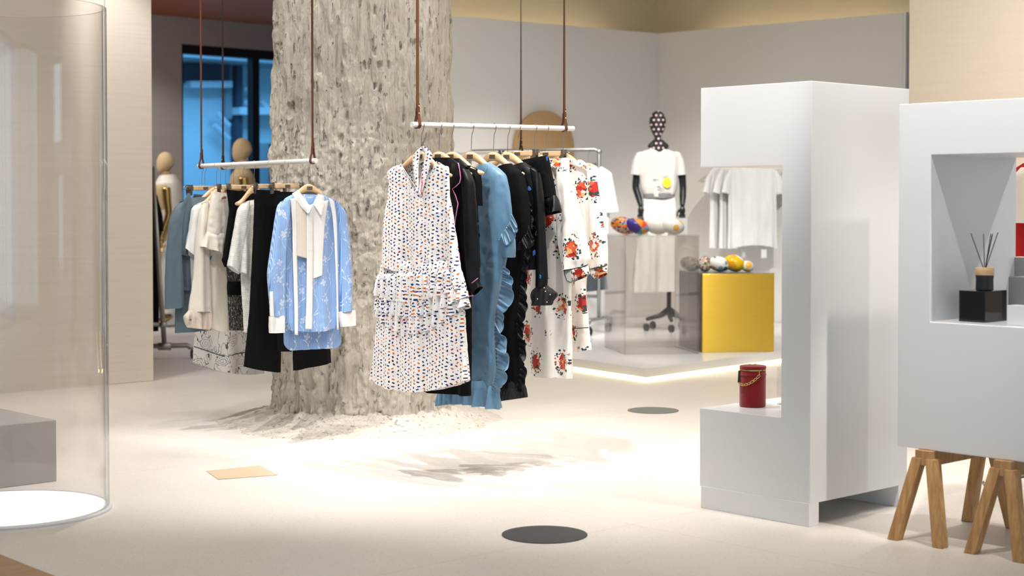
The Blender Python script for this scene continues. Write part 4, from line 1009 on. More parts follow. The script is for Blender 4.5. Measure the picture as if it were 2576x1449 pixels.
# ================================================================== TALL WHITE DISPLAY PLINTH
c0=G(2037,1326); c0.z=0
ax=A.copy(); bx=B.copy(); Wd,Dp=.552,.66
def pp(a,b,z): return c0+ax*a+bx*b+Vector((0,0,z))
TOP=c0.z+1.25+(HZ-204)*c0.y/F
g=thing('display_plinth','tall white C-shaped display plinth with an open niche holding a red bag','display stand',tuple(c0))
prof=[(0,.088),(Wd,.088),(Wd,.4075),(.140,.4075),(.140,1.39),(Wd,1.39),(Wd,TOP),(0,TOP)]
MB().extr([pp(a,0,z) for a,z in prof],bx*Dp).build('body',MT['white_lacquer'],g,bevel=.002)
MB().obox(pp(.0,-.004,0),ax*(Wd-.01),bx*.062,(0,0,.09)).build('base_board',MT['white_lacquer'],g,bevel=.0015)
MB().obox(pp(.0,Dp-.06,0),ax*(Wd-.01),bx*.062,(0,0,.09)).build('base_board',MT['white_lacquer'],g,bevel=.0015)
# red bucket bag on the shelf
SH=.4075
def bag(loc,label,ry=0):
    g=thing('bucket_bag',label,'handbag',tuple(loc)); x,y,z=loc; rx=.054
    MB().lathe([(.001,0),(rx-.004,0),(rx,.004),(rx,.145),(rx-.002,.149),(.001,.149)],loc,48).build('body',MT['red_suede'],g,auto=.7)
    MB().lathe([(rx-.001,.149),(rx+.0005,.150),(rx+.0005,.154),(rx-.001,.155)],loc,48).build('zip',MT['brass'],g,auto=.7)
    MB().lathe([(.001,.154),(rx-.002,.155),(rx+.001,.157),(rx+.001,.166),(rx-.003,.169),(.001,.170)],loc,48).build('lid',MT['red_suede'],g,auto=.7)
    MB().lathe([(rx+.0005,.128),(rx+.0018,.130),(rx+.0018,.133),(rx+.0005,.135)],loc,48).build('seam',MT['red_suede'],g,smooth=True)
    m=MB(); m.box((x-.020,y-.006,z+.170),(x-.006,y+.006,z+.175)); m.box((x+.004,y-.006,z+.170),(x+.018,y+.006,z+.175)); m.box((x-.008,y-.002,z+.170),(x+.006,y+.002,z+.173))
    m.build('lid_clasp',MT['brass'],g,bevel=.001)
    # chain swinging across the front, one link after the other
    m=MB(); a0,a1=math.radians(-168),math.radians(-70); N=9
    pts=[]
    for i in range(N):
        f=i/(N-1); a=a0+(a1-a0)*f; zz_=.098+.036*f**1.3-.016*math.sin(PI*f)
        pts.append(Vector((x+(rx+.005)*math.cos(a),y+(rx+.005)*math.sin(a),z+zz_)))
    for i in range(N-1):
        c=(pts[i]+pts[i+1])/2; d=(pts[i+1]-pts[i]).normalized(); n=Vector((c.x-x,c.y-y,0)).normalized(); e=d.cross(n) if i%2 else n*.6+d.cross(n)*.8
        L=(pts[i+1]-pts[i]).length*.62
        ring=[c+d*(L*math.cos(t))+e*(.0042*math.sin(t)) for t in np.linspace(0,2*PI,15)]
        m.tube(ring,.0013,6,False)
    m.build('chain',MT['brass'],g,smooth=True)
    a=a1; p=Vector((x+(rx+.002)*math.cos(a),y+(rx+.002)*math.sin(a),z))
    MB().tube([p+Vector((0,0,.150)),p+Vector((-.001,-.003,.147)),p+Vector((0,-.003,.136)),p+Vector((0,-.001,.133))],.0016,6).build('ring',MT['brass'],g,smooth=True)
    a=math.radians(-172); p=Vector((x+(rx+.004)*math.cos(a),y+(rx+.004)*math.sin(a)-.004,z))
    t=MB()
    for k in range(3): t.add([p+Vector((-.003+k*.004,-.002-k*.001,.148)),p+Vector((.003+k*.004,-.002-k*.001,.148)),p+Vector((.004+k*.003,-.003,.100)),p+Vector((-.006+k*.003,-.003,.100)),
                             p+Vector((-.003+k*.004,0-k*.001,.148)),p+Vector((.003+k*.004,0-k*.001,.148)),p+Vector((.004+k*.003,0,.100)),p+Vector((-.006+k*.003,0,.100))],
                             [(0,1,2,3),(7,6,5,4),(0,4,5,1),(1,5,6,2),(2,6,7,3),(3,7,4,0)])
    t.build('zip_pull',MT['leather_dark'],g)
    return g
bag(G(1893,1022,SH+.0005),'red suede bucket bag with gold zip and chain on the tall plinth shelf')
bag(pp(.22,.40,SH+.0005)+ax*-.055,'red bucket bag half hidden behind the spine of the tall plinth')
q=G(1956,1018,SH)
# clear acrylic stand next to it
st=thing('acrylic_stand','thin clear acrylic stand between the red bags in the plinth niche','stand',tuple(q))
MB().obox(q+Vector((0,0,.0005)),B*.14,A*.004,(0,0,.155)).build('panel',MT['acrylic'],st)
MB().obox(q+Vector((0,0,.0005)),B*.14,-A*.05,(0,0,.004)).build('foot',MT['acrylic'],st)
# ================================================================== WHITE BOX ON TRESTLES
bz=.338
b0=G(2257,1122,bz); b0.z=0; r_=-A                      # the front runs towards the right of the camera
def bp(a,b,z): return b0+r_*a+B*b+Vector((0,0,z))
BW,BD,BT=1.30,.60,1.25+(HZ-263)*b0.y/F
nx0,nz0,nz1=.137,.81,1.421
g=thing('display_box','large white display box with rectangular see-through niche, standing on wooden trestles','display stand',tuple(bp(0,0,bz)))
# one hollow shell: front and back rings joined (the four blocks share faces)
me=MB(); fo_=[(0,bz),(BW,bz),(BW,BT),(0,BT)]; fi=[(nx0,nz0),(BW-nx0,nz0),(BW-nx0,nz1),(nx0,nz1)]
v=[bp(a,0,z) for a,z in fo_+fi]+[bp(a,BD,z) for a,z in fo_+fi]; f=[]
for i in range(4):
    j=(i+1)%4
    f+= [(i,j,4+j,4+i),(8+j,8+i,12+i,12+j),(i,8+i,8+j,j),(4+j,12+j,12+i,4+i)]
me.add(v,f); me.build('shell',MT['white_lacquer'],g,bevel=.002)
def trestle(s,label):
    """A-shaped trestle under the box: top beam along the depth, splayed legs at both ends"""
    g=thing('trestle',label,'trestle',tuple(bp(s,.3,0)),'trestles under the white box')
    MB().obox(bp(s-.035,-.02,bz-.056),r_*.07,B*.50,(0,0,.055)).build('beam',MT['oak'],g,bevel=.002)
    for e in (0.0,.42):
        for sd in (-1,1):
            tp=bp(s+sd*.028,e+.0,bz-.03); ft=bp(s+sd*.096,e+(-.055 if e<.1 else .03),0)
            u=r_*.021; w=B*.021
            v=[ft-u-w,ft+u-w,ft+u+w,ft-u+w,tp-u-w,tp+u-w,tp+u+w,tp-u+w]
            for k in range(4): v[k].z=.0005
            MB().add(v,[(3,2,1,0),(4,5,6,7),(0,1,5,4),(1,2,6,5),(2,3,7,6),(3,0,4,7)]).build('leg',MT['oak'],g,bevel=.002)
    return g
trestle(.125,'oak trestle under the left end of the white box')
trestle(.445,'oak trestle at the right frame edge under the white box')
# things inside the niche
def inbox(px,py): return G(px,py,nz0)
q=inbox(2478,812)
bk=thing('cube_riser','glossy black cube riser carrying the reed diffuser in the niche','riser',tuple(q))
e1=A*.155; 
MB().obox(q+Vector((0,0,.0006)),A*.108,B*.150,(0,0,.113)).build('cube',MT['black_acrylic'],bk,bevel=.0012)
dz=nz0+.114; qc=q+A*.040+B*.062; qc.z=dz
df=thing('reed_diffuser','black reed diffuser bottle with pale wood cap on the black cube','diffuser',tuple(qc))
MB().lathe([(.001,.0005),(.030,.0005),(.032,.003),(.031,.042),(.033,.052),(.032,.056),(.001,.056)],qc,40).build('bottle',MT['black_matte'],df,auto=.6)
MB().lathe([(.001,.056),(.0325,.056),(.0335,.058),(.0335,.082),(.032,.0845),(.010,.0845),(.009,.080),(.001,.080)],qc,40).build('cap',MT['cap'],df,auto=.6)
for tx,ty,h in ((-.052,.0,.126),(-.004,.004,.122),(.020,-.006,.124),(.030,.006,.124),(.048,.002,.128),(.026,.0,.118)):
    t_=qc+Vector((tx,ty,.084+h)); b_=qc+Vector((tx*-.06,ty*.2,.06))
    MB().tube([b_,t_],.0016,7).build('reed',MT['black_matte'],df,smooth=True)
for px,py,w_,d_,h_,mt,nm,lab in ((2533,818,.13,.055,.071,'white_satin','white_box','low white box in front in the niche at the right frame edge'),
                           (2536,803,.10,.10,.158,'concrete','grey_riser','short grey riser block behind the low white box'),
                           (2532,789,.11,.10,.222,'concrete','grey_riser','tall grey riser block at the back of the niche')):
    q=inbox(px,py)
    o=MB().obox(q+Vector((0,0,.0006)),r_*w_,B*d_,(0,0,h_)).build(nm,MT[mt],None,bevel=.0015); tag(o,lab,'riser' if 'riser' in nm else 'box')
# red and white clothes behind the box
rk0=P(2548,418,7.25); rk1=rk0+r_*.9+Vector((0,0,0)); 
rk=thing('garment_rack','steel garment rack behind the white box at the right frame edge','clothes rack',(rk0.x,rk0.y,0))
zb=1.25+(HZ-395)*7.3/F
base=Vector((rk0.x,rk0.y,0))
MB().tube([v3(base,0.001),v3(base,zb),v3(base+r_*.02,zb+.02),v3(base+r_*1.0,zb+.02),v3(base+r_*1.02,zb),v3(base+r_*1.02,0.001)],.011,10).build('frame',MT['steel'],rk,smooth=True)
for k in (0,1.02): MB().tube([v3(base+r_*k-B*.22,.012),v3(base+r_*k+B*.22,.012)],.011,10).build('foot',MT['steel'],rk,smooth=True)
plr=Plane(v3(base+r_*.10,zb+.02),r_,-B)
g=thing('red_dress','red dress under a pale blouse seen through the display box niche','dress',(plr.o.x,plr.o.y,plr.o.z),'clothes behind the white box')
def wcloth(name,pl,rows,mat,par,th=.06,**kw):         # rows in metres: (s left, s right, z)
    class Q(Plane):
        def sz(s,a,b): return a,b
    q=Q(pl.o,pl.u,pl.n)
    return cloth(name,q,[((l,z),(r,z)) for l,r,z in rows],mat,par,th,**kw)
ZB=zb+.02
wcloth('body',plr,[(-.05,.20,ZB-.05),(-.11,.25,ZB-.10),(-.12,.26,ZB-.3),(-.12,.30,ZB-.75),(-.14,.34,ZB-.98)],MT['red_cloth'],g,.05)
for a_ in (-.0,): MB().tube([v3(base+r_*.12,ZB+.012),v3(base+r_*.12,ZB-.06)],.003,6).build('hook',MT['steel'],g,smooth=True)
g=thing('pale_blouse','pale blouse hung over the red dress at the right frame edge','blouse',(plr.o.x,plr.o.y-.06,plr.o.z),'clothes behind the white box')
plq=Plane(plr.o-B*.07,r_,-B)
wcloth('body',plq,[(-.02,.22,ZB-.07),(-.055,.28,ZB-.11),(-.078,.30,ZB-.2),(-.085,.32,ZB-.315)],MT['cream'],g,.05)
MB().tube([v3(base+r_*.10-B*.07,ZB+.0),v3(base+r_*.10-B*.07,ZB-.06)],.003,6).build('hook',MT['steel'],g,smooth=True)
# ================================================================== CLEAR TUBE ON ITS LIT DISC, CONCRETE BLOCK, FLOOR PLATES
tc=Vector((-2.045,6.53,0)); TR=.405; TH=2.035
tb=thing('acrylic_tube','tall clear acrylic tube on a bright white disc at the left frame edge','display tube',tuple(tc))
MB().lathe([(.001,.0005),(TR+.012,.0005),(TR+.012,.008),(TR+.008,.012),(.001,.012)],tc,96).build('base_disc',MT['white_satin'],tb,auto=.6)
K_=128; m=MB(); v=[];f=[]
for r2,z2 in ((TR,.0125),(TR,TH),(TR-.014,TH),(TR-.014,.0125)):
    for j in range(K_): v.append((tc.x+r2*math.cos(2*PI*j/K_),tc.y+r2*math.sin(2*PI*j/K_),z2))
for i in range(4):
    for j in range(K_): f.append((i*K_+j,i*K_+(j+1)%K_,((i+1)%4)*K_+(j+1)%K_,((i+1)%4)*K_+j))
m.add(v,f).build('wall',MT['tube'],tb,auto=.6)
k0=Vector((-2.035,7.22,0))
o=MB().obox(k0+Vector((0,0,.0005)),A*.78,-B*.62,(0,0,.275)).build('concrete_block',MT['concrete'],None,bevel=.004); tag(o,'low grey concrete block on the floor behind the clear tube','block')
def floor_disc(px,py,wx,mat,label):
    c=G(px,py); r=wx/F*c.y
    o=MB().lathe([(.001,.0005),(r-.004,.0005),(r-.004,.003),(r,.003),(r,.0006),(r-.001,.0005)][:3]+[(.001,.0035)],c,72).build('floor_cover',MT[mat],None,auto=.5)
    tag(o,label,'floor cover')
floor_disc(1370,1345.5,111,'charcoal','round black floor cover in the foreground before the white plinth')
floor_disc(1643,1033,66,'slate','smaller grey round floor cover near the lit platform')
q=[G(519,1186),G(652,1172),G(698,1196),G(549,1207)]
o=MB().prism([tuple(p[:2]) for p in q][::-1],.0005,.003).build('floor_plate',MT['plate'],None); tag(o,'tan rectangular plate let into the floor at left','floor plate')
# ================================================================== GALLERY PLATFORM
zp=.088
pc=G(1625,959); pc.z=0
eL=G(1440,931)-pc; eL.z=0; eL.normalize(); eR=G(1962,912)-pc; eR.z=0; eR.normalize()
def hit(p,d,n): return p+d*(((cor-p).dot(n)-.03)/d.dot(n))
poly=[pc,hit(pc,eR,nr),cor-(nl+nr)*.04,hit(pc,eL,nl)]
pf=thing('platform','low white platform with a glowing light strip round its foot','platform',tuple(pc))
MB().prism([tuple(p[:2]) for p in poly],.022,zp).build('deck',MT['white_lacquer'],pf,bevel=.003)
ins=[p+(Vector((poly[0].x+poly[2].x,poly[0].y+poly[2].y,0))*.5-p).normalized()*.12 for p in poly]
MB().prism([tuple(p[:2]) for p in ins],.0005,.0215).build('plinth_foot',MT['white_satin'],pf)
for d_,L_ in ((eR,(poly[1]-pc).length-.05),(eL,(poly[3]-pc).length-.05)):
    n_=Vector((d_.y,-d_.x,0)); n_=n_ if n_.y<0 else -n_
    N=int(L_/.5)
    for i in range(N):
        a=pc+d_*(.02+i*.5)+n_*-.004; MB().obox(v3(a,.003),d_*.485,-n_*.02,(0,0,.016)).build('light_strip',MT['led'],pf)
# smoked clear box with four printed cushions on it
rot=math.radians(10)
fx=Vector((math.cos(math.radians(6)),math.sin(math.radians(6)),0)); fy=Vector((-math.sin(math.radians(11)),math.cos(math.radians(11)),0))
a0=G(1571,892,zp); a0.z=zp+.0005
ab=thing('acrylic_box','smoked see-through acrylic box on the white platform','display stand',tuple(a0))
AW,AD,AH,tk=.575,.62,.905,.012
MB().obox(a0+Vector((0,0,AH-tk)),fx*AW,fy*AD,(0,0,tk)).build('top_panel',MT['smoke'],ab)
MB().obox(a0,fx*AW,fy*tk,(0,0,AH-tk)).build('side_panel',MT['smoke'],ab)
MB().obox(a0+fy*(AD-tk),fx*AW,fy*tk,(0,0,AH-tk)).build('side_panel',MT['smoke'],ab)
MB().obox(a0+fy*tk,fx*tk,fy*(AD-2*tk),(0,0,AH-tk)).build('side_panel',MT['smoke'],ab)
MB().obox(a0+fx*(AW-tk)+fy*tk,fx*tk,fy*(AD-2*tk),(0,0,AH-tk)).build('side_panel',MT['smoke'],ab)
g0=G(1762,887,zp)+fx*.015; g0.z=zp+.0005
gb=thing('gold_cube','brushed gold cube with a dark mirrored side on the white platform','display stand',tuple(g0))
GW,GDp,GH=.565,.60,.605
MB().obox(g0,fx*GW,fy*GDp,(0,0,GH)).build('cube',MT['gold'],gb,bevel=.003)
MB().obox(g0-fx*.004+fy*.03,fx*.004,fy*(GDp-.03),(0,0,GH)).build('mirror_side',MT['mirror'],gb)
MB().obox(g0+Vector((0,0,GH)),fx*GW,fy*GDp,(0,0,.003)).build('top_plate',MT['steel'],gb)
def cushion(px,py,pyb,wx,mat,label,z0,tilt=0,yaw=0,sq=.8,Y=None,group='printed cushions on the acrylic box'):
    """egg shaped printed cushion: px,py centre; wx half width in picture"""
    y=Y; c=P(px,py,y); r=wx/F*y; hz=max(.02,c.z-z0-.001)
    m=MB(); m.ball((0,0,0),r,28,(1,.8,sq))
    vv=[Vector(p) for p in m.v]
    for p in vv: p.x*= 1-.14*p.x/r*1.0; p.z*=1-.10*p.x/r
    R=Matrix.Rotation(yaw,3,'Z')@Matrix.Rotation(tilt,3,'Y')
    vv=[R@p for p in vv]; lo=min(p.z for p in vv)
    m.v=[tuple(p+Vector((c.x,c.y,z0-lo+.001))) for p in vv]
    o=m.build('printed_cushion',MT[mat],None,smooth=True); tag(o,label,'cushion',group); return o
ZA=zp+.0005+AH
cushion(1573,568,588,34,'confetti','egg shaped cushion with orange and purple confetti print, leftmost on the acrylic box',ZA,.25,.2,.62,12.62)
cushion(1607,572,592,32,'beachball','egg shaped cushion with orange and purple segments on the acrylic box',ZA,.3,.2,.60,12.58)
cushion(1656,570,590,32,'yolk','white egg shaped cushion with yellow yolk print on the acrylic box',ZA,.15,.1,.66,12.60)
cushion(1694,572,590,33,'yolk','white cushion with yolk print before the white card on the acrylic box',ZA,.2,.1,.62,12.58)
cc_=P(1712,570,12.72); o=MB().obox(Vector((cc_.x-.10,cc_.y,ZA+.0006)),(.155,0,0),(0,.012,0),(.0,.03,.125)).build('backing_card',MT['white_cotton'],None); tag(o,'white card standing behind the yolk print cushion','card')
cc_=P(1605,566,12.75); o=MB().obox(Vector((cc_.x-.05,cc_.y,ZA+.0006)),(.13,0,0),(0,.012,0),(.0,.03,.10)).build('backing_card',MT['white_cotton'],None); tag(o,'white card standing behind the segment print cushion','card')
ZG=zp+.0005+GH+.003; GG='printed cushions on the gold cube'
cushion(1740,666,690,26,'street','cushion with small street figures print, left end of the gold cube',ZG,.2,.2,.7,12.85,GG)
cushion(1776,668,690,18,'street','narrow cushion with figure print second from left on the gold cube',ZG,.2,.3,1.1,12.75,GG)
cushion(1812,666,688,28,'peach','white cushion with peach and green leaf print on the gold cube',ZG,.2,.1,.68,12.75,GG)
cushion(1850,662,688,27,'yellowflower','bright yellow flower print cushion on the gold cube',ZG,.3,.1,.78,12.75,GG)
cushion(1882,670,688,17,'yolk','small white and yellow cushion at the right end of the gold cube',ZG,.3,.1,.8,12.75,GG)
# tan disc leaning on the gallery wall
d0=P(1357,374,15.6); n_=Vector((-nl.x,-nl.y,0)).normalized()
t_=((cor-d0).dot(n_)); d0=d0+n_*(t_+.06)
rd=.362; dm=MB(); kk=72; u_=dl
v=[d0+(u_*math.cos(2*PI*j/kk)+Vector((0,0,1))*math.sin(2*PI*j/kk))*rd for j in range(kk)]
o=dm.extr(v,-n_*.045).build('wall_disc',MT['disc'],None,auto=.5); tag(o,'large tan round disc mounted on the gallery wall','wall decoration')
# pipe garment rack on the platform
def caster(m_par,p,r=.04):
    MB().tube([p+Vector((0,0,r*2.2)),p+Vector((0,0,r*1.6))],.012,8).build('caster_stem',MT['pipe'],m_par,smooth=True)
    w_=MB(); w_.tube([p+Vector((-.012,-.006,r)),p+Vector((.012,.006,r))],r,20); w_.build('caster',MT['black_matte'],m_par,smooth=False)
q1=P(1507,376,14.2); q0=P(1182,371,14.7)
r1=Vector((q1.x,q1.y,0)); r0=Vector((q0.x,q0.y,0)); du=(r1-r0).normalized(); dn=Vector((-du.y,du.x,0))
pr=thing('pipe_rack','grey pipe clothes rack on wheels behind the rose print dresses','clothes rack',tuple(v3(r1,zp)))
zt=q1.z
MB().tube([v3(r0,zp+.14),v3(r0,zt-.03),v3(r0+du*.03,zt),v3(r1-du*.03,zt),v3(r1,zt-.03),v3(r1,zp+.14)],.017,10).build('frame',MT['pipe'],pr,smooth=True)
MB().tube([v3(r0,zp+.33),v3(r1,zp+.33)],.015,10).build('lower_bar',MT['pipe'],pr,smooth=True)
for rr_ in (r0,r1):
    MB().tube([v3(rr_-dn*.24,zp+.11),v3(rr_-dn*.22,zp+.135),v3(rr_+dn*.22,zp+.135),v3(rr_+dn*.24,zp+.11)],.017,10).build('foot',MT['pipe'],pr,smooth=True)
    MB().ball(v3(rr_,zt-.02),.026,12).build('joint',MT['pipe'],pr,smooth=True)
    for sgn in (-1,1): caster(pr,v3(rr_+dn*sgn*.24,zp+.0005))
pq=Plane(v3(r1-du*.10,zt),Vector((1,-.35,0)),Vector((-.35,-1,0)))
HP='hangers on the grey pipe rack'
hang(HT,pq.o,pq.u,'wooden hanger inside the white tee on the pipe rack',HP,0,0)
g=thing('rack_tee','white tee with striped sleeve showing past the rose print dresses','t-shirt',(pq.o.x,pq.o.y,pq.o.z-.12),'clothes on the pipe rack')
cloth('body',pq,[((1478,420),(1515,420)),((1462,432),(1538,436)),((1462,460),(1540,460)),((1466,560),(1532,560)),((1466,590),(1532,588))],MT['white_cotton'],g,.06,seed=9)
cloth('sleeve',pq,[((1520,428),(1538,440)),((1524,470),(1545,470)),((1527,536),(1557,532))],MT['white_cotton'],g,.06,(.002,.006),50,.02,n=40,m=20,seed=11)
m=Mat('striped_multicolour_cloth',.7); u_n,v_n,_=m.coords('UV'); bnd=(v_n*26.).fract()
c=m.mix(bnd>.35,srgb(236,226,232),srgb(20,96,140)); c=m.mix(bnd>.6,c,srgb(226,120,160)); c=m.mix(bnd>.8,c,srgb(60,60,150)); m.color(c); MT['multi']=m.m
pq2=Plane(v3(r1-du*.22,zt),pq.u,pq.n)
hang(HT,pq2.o,pq2.u,'wooden hanger of the striped top on the pipe rack',HP,0,0)
g=thing('striped_blouse','pink and blue striped top behind the white tee on the pipe rack','blouse',(pq2.o.x,pq2.o.y,pq2.o.z-.12),'clothes on the pipe rack')
cloth('body',pq2,[((1450,420),(1500,420)),((1446,436),(1516,440)),((1450,510),(1534,508)),((1452,560),(1530,560)),((1452,580),(1522,584))],MT['multi'],g,.05,seed=10)
pq3=Plane(v3(r1-du*.36,zt),pq.u,pq.n)
hang(HC,pq3.o,pq3.u,'clip hanger of the dark skirt on the pipe rack',HP,0,0)
g=thing('dark_skirt','long dark grey skirt hem showing below the rose print cuffs','skirt',(pq3.o.x,pq3.o.y,pq3.o.z-.12),'clothes on the pipe rack')
cloth('body',pq3,[((1460,410),(1500,410)),((1462,480),(1506,480)),((1466,600),(1518,600)),((1470,735),(1529,728))],MT['slatecloth'],g,.06,seed=15)
# ------------------------------------------------------------------ mannequins
def limb(name,pts,rs,mat,par,sc=1,sub=True):
    return MB().tube([Vector(p) for p in catmull([tuple(p) for p in pts],len(pts)*6)],[float(q[0]) for q in catmull([(r,0) for r in rs],len(rs)*6)],16).build(name,mat,par,smooth=True)
def hand(par,wr,mat,side,curl=.5,down=Vector((0,0,-1))):
    """palm and five separate bent fingers hanging from the wrist"""
    x=Vector((1,0,0)); yv=Vector((0,-1,0))
    h=MB(); h.ball(wr+down*.045,.05,14,(.55,.42,.95)); hd=h.build('hand',mat,par,smooth=True)
    for k,(ox,L) in enumerate(((-.024,.058),(-.009,.070),(.007,.066),(.021,.052))):
        b_=wr+down*.078+x*ox
        MB().tube([b_,b_+down*L*.45+yv*.006,b_+down*L*.8+yv*.018,b_+down*L+yv*.034*curl*2],[.0085,.008,.0075,.005],8).build('finger',mat,hd,smooth=True)
    b_=wr+down*.035+x*side*.026
    MB().tube([b_,b_+down*.03+x*side*.022+yv*.012,b_+down*.058+x*side*.022+yv*.026],[.010,.009,.006],8).build('thumb',mat,hd,smooth=True)
    return hd
# black mannequin in white tee and trousers, on a wheeled stand
MY=14.6
mp=Plane(P(1656,510,MY),(1,0,0),(0,-1,0)); mb=G(1680,821,zp); 
g=thing('mannequin','black mannequin with polka dot head in white tee, belt and white trousers','mannequin',(mp.o.x,mp.o.y,zp))
def mcloth(*a,**k): return cloth(*a,**k)
hdm=cloth('head',mp,[((1648,280),(1661,280)),((1640,286),(1669,286)),((1634,300),(1675,300)),((1634,314),(1675,314)),((1638,328),(1671,328)),((1644,340),(1664,340)),((1647,346),(1662,346)),((1645,354),(1664,354)),((1640,362),(1670,362)),((1636,372),(1674,372)),((1640,384),(1670,384))],MT['dots'],g,.19,(0,0),10,n=48,m=60,pw=1.,wr=0)
# dotted cover: map dots round the head
for lp in hdm.data.uv_layers[0].data: lp.uv=(lp.uv[0]*24,lp.uv[1]*24)
cloth('neck_frill',mp,[((1643,352),(1667,352)),((1630,366),(1682,366)),((1634,380),(1676,380))],MT['dots'],g,.13,(.002,.008),90,n=96,m=12,seed=2)
cloth('tee',mp,[((1640,374),(1672,374)),((1618,380),(1692,380)),((1604,392),(1708,392)),((1603,420),(1711,420)),((1608,450),(1706,450)),((1611,474),(1704,474)),((1616,488),(1699,488)),((1628,496),(1690,494))],MT['heather'],g,.20,(.001,.012),40,n=90,m=60,seed=5,pw=.9)
cloth('sleeve',mp,[((1602,384),(1618,380)),((1592,404),(1614,404)),((1585,438),(1615,442))],MT['heather'],g,.13,(.001,.006),40,n=40,m=18,seed=6,label='sleeve at the left')
cloth('sleeve',mp,[((1694,380),(1710,384)),((1700,404),(1720,404)),((1700,442),(1726,438))],MT['heather'],g,.13,(.001,.006),40,n=40,m=18,seed=7,label='sleeve at the right')
def px3(x,y,yo=0): 
    q=P(x,y,MY); return Vector((q.x,q.y+yo,q.z))
def ell(name,cx,cy,w,h,mat,yo=-.112,k=28):
    vs=[px3(cx+w*math.cos(2*PI*j/k)*(1+.06*math.sin(3*j)),cy+h*math.sin(2*PI*j/k),yo) for j in range(k)]
    return MB().extr(vs,(0,.004,0)).build(name,mat,g)
MT['yolk_yellow']=plain('yolk_yellow',srgb(252,214,20),.7)
MT['ink']=plain('ink_lines',srgb(120,132,140),.7)
ell('yolk_motif',1675,460,10,12.5,MT['yolk_yellow'])
mm=MB()
for a_,b_ in (((1640,452),(1650,456)),((1643,457),(1653,452)),((1648,472),(1660,470)),((1664,446),(1680,444)),((1650,478),(1668,476)),((1672,458),(1678,452)),((1672,464),(1677,460))):
    mm.tube([px3(*a_,-.108),px3((a_[0]+b_[0])/2,(a_[1]+b_[1])/2-2,-.112),px3(*b_,-.108)],.0022,5)
mm.build('line_motif',MT['ink'],g)
cloth('belt',mp,[((1617,485),(1698,483)),((1617,498),(1698,496))],MT['grey_band'],g,.215,(.001,.002),20,n=60,m=10,sag=.006,seed=8,pw=.9)
cloth('trousers',mp,[((1618,494),(1698,492)),((1614,530),(1704,530)),((1606,580),(1704,580)),((1596,650),(1702,650)),((1590,735),(1700,732))],MT['ecru'],g,.22,(.002,.020),34,n=110,m=60,seed=13)
for sd,P0 in ((-1,[(1602,440,0),(1599,470,0),(1606,496,-.02),(1611,518,-.05)]),(1,[(1716,440,0),(1718,470,0),(1717,496,-.02),(1715,518,-.05)])):
    pts=[px3(*q) for q in P0]; limb('arm',pts,[.034,.031,.030,.021],MT['blackgloss'],g)
    hand(g,pts[-1],MT['blackgloss'],-sd)
q=px3(1683,720); q.z=0
bs=Vector((q.x,q.y,0))
MB().tube([v3(bs,zp+.18),v3(bs,.62)],.02,12).build('pole',MT['black_metal'],g,smooth=True)
for k in range(5):
    a=math.radians(198+72*k); e=bs+Vector((math.cos(a)*.22,math.sin(a)*.22,0))
    MB().tube([v3(bs,zp+.19),v3(bs+(e-bs)*.4,zp+.135),v3(e,zp+.105)],[.03,.022,.016],10).build('base_arm',MT['black_metal'],g,smooth=True)
    caster(g,v3(e,zp+.0005),.034)
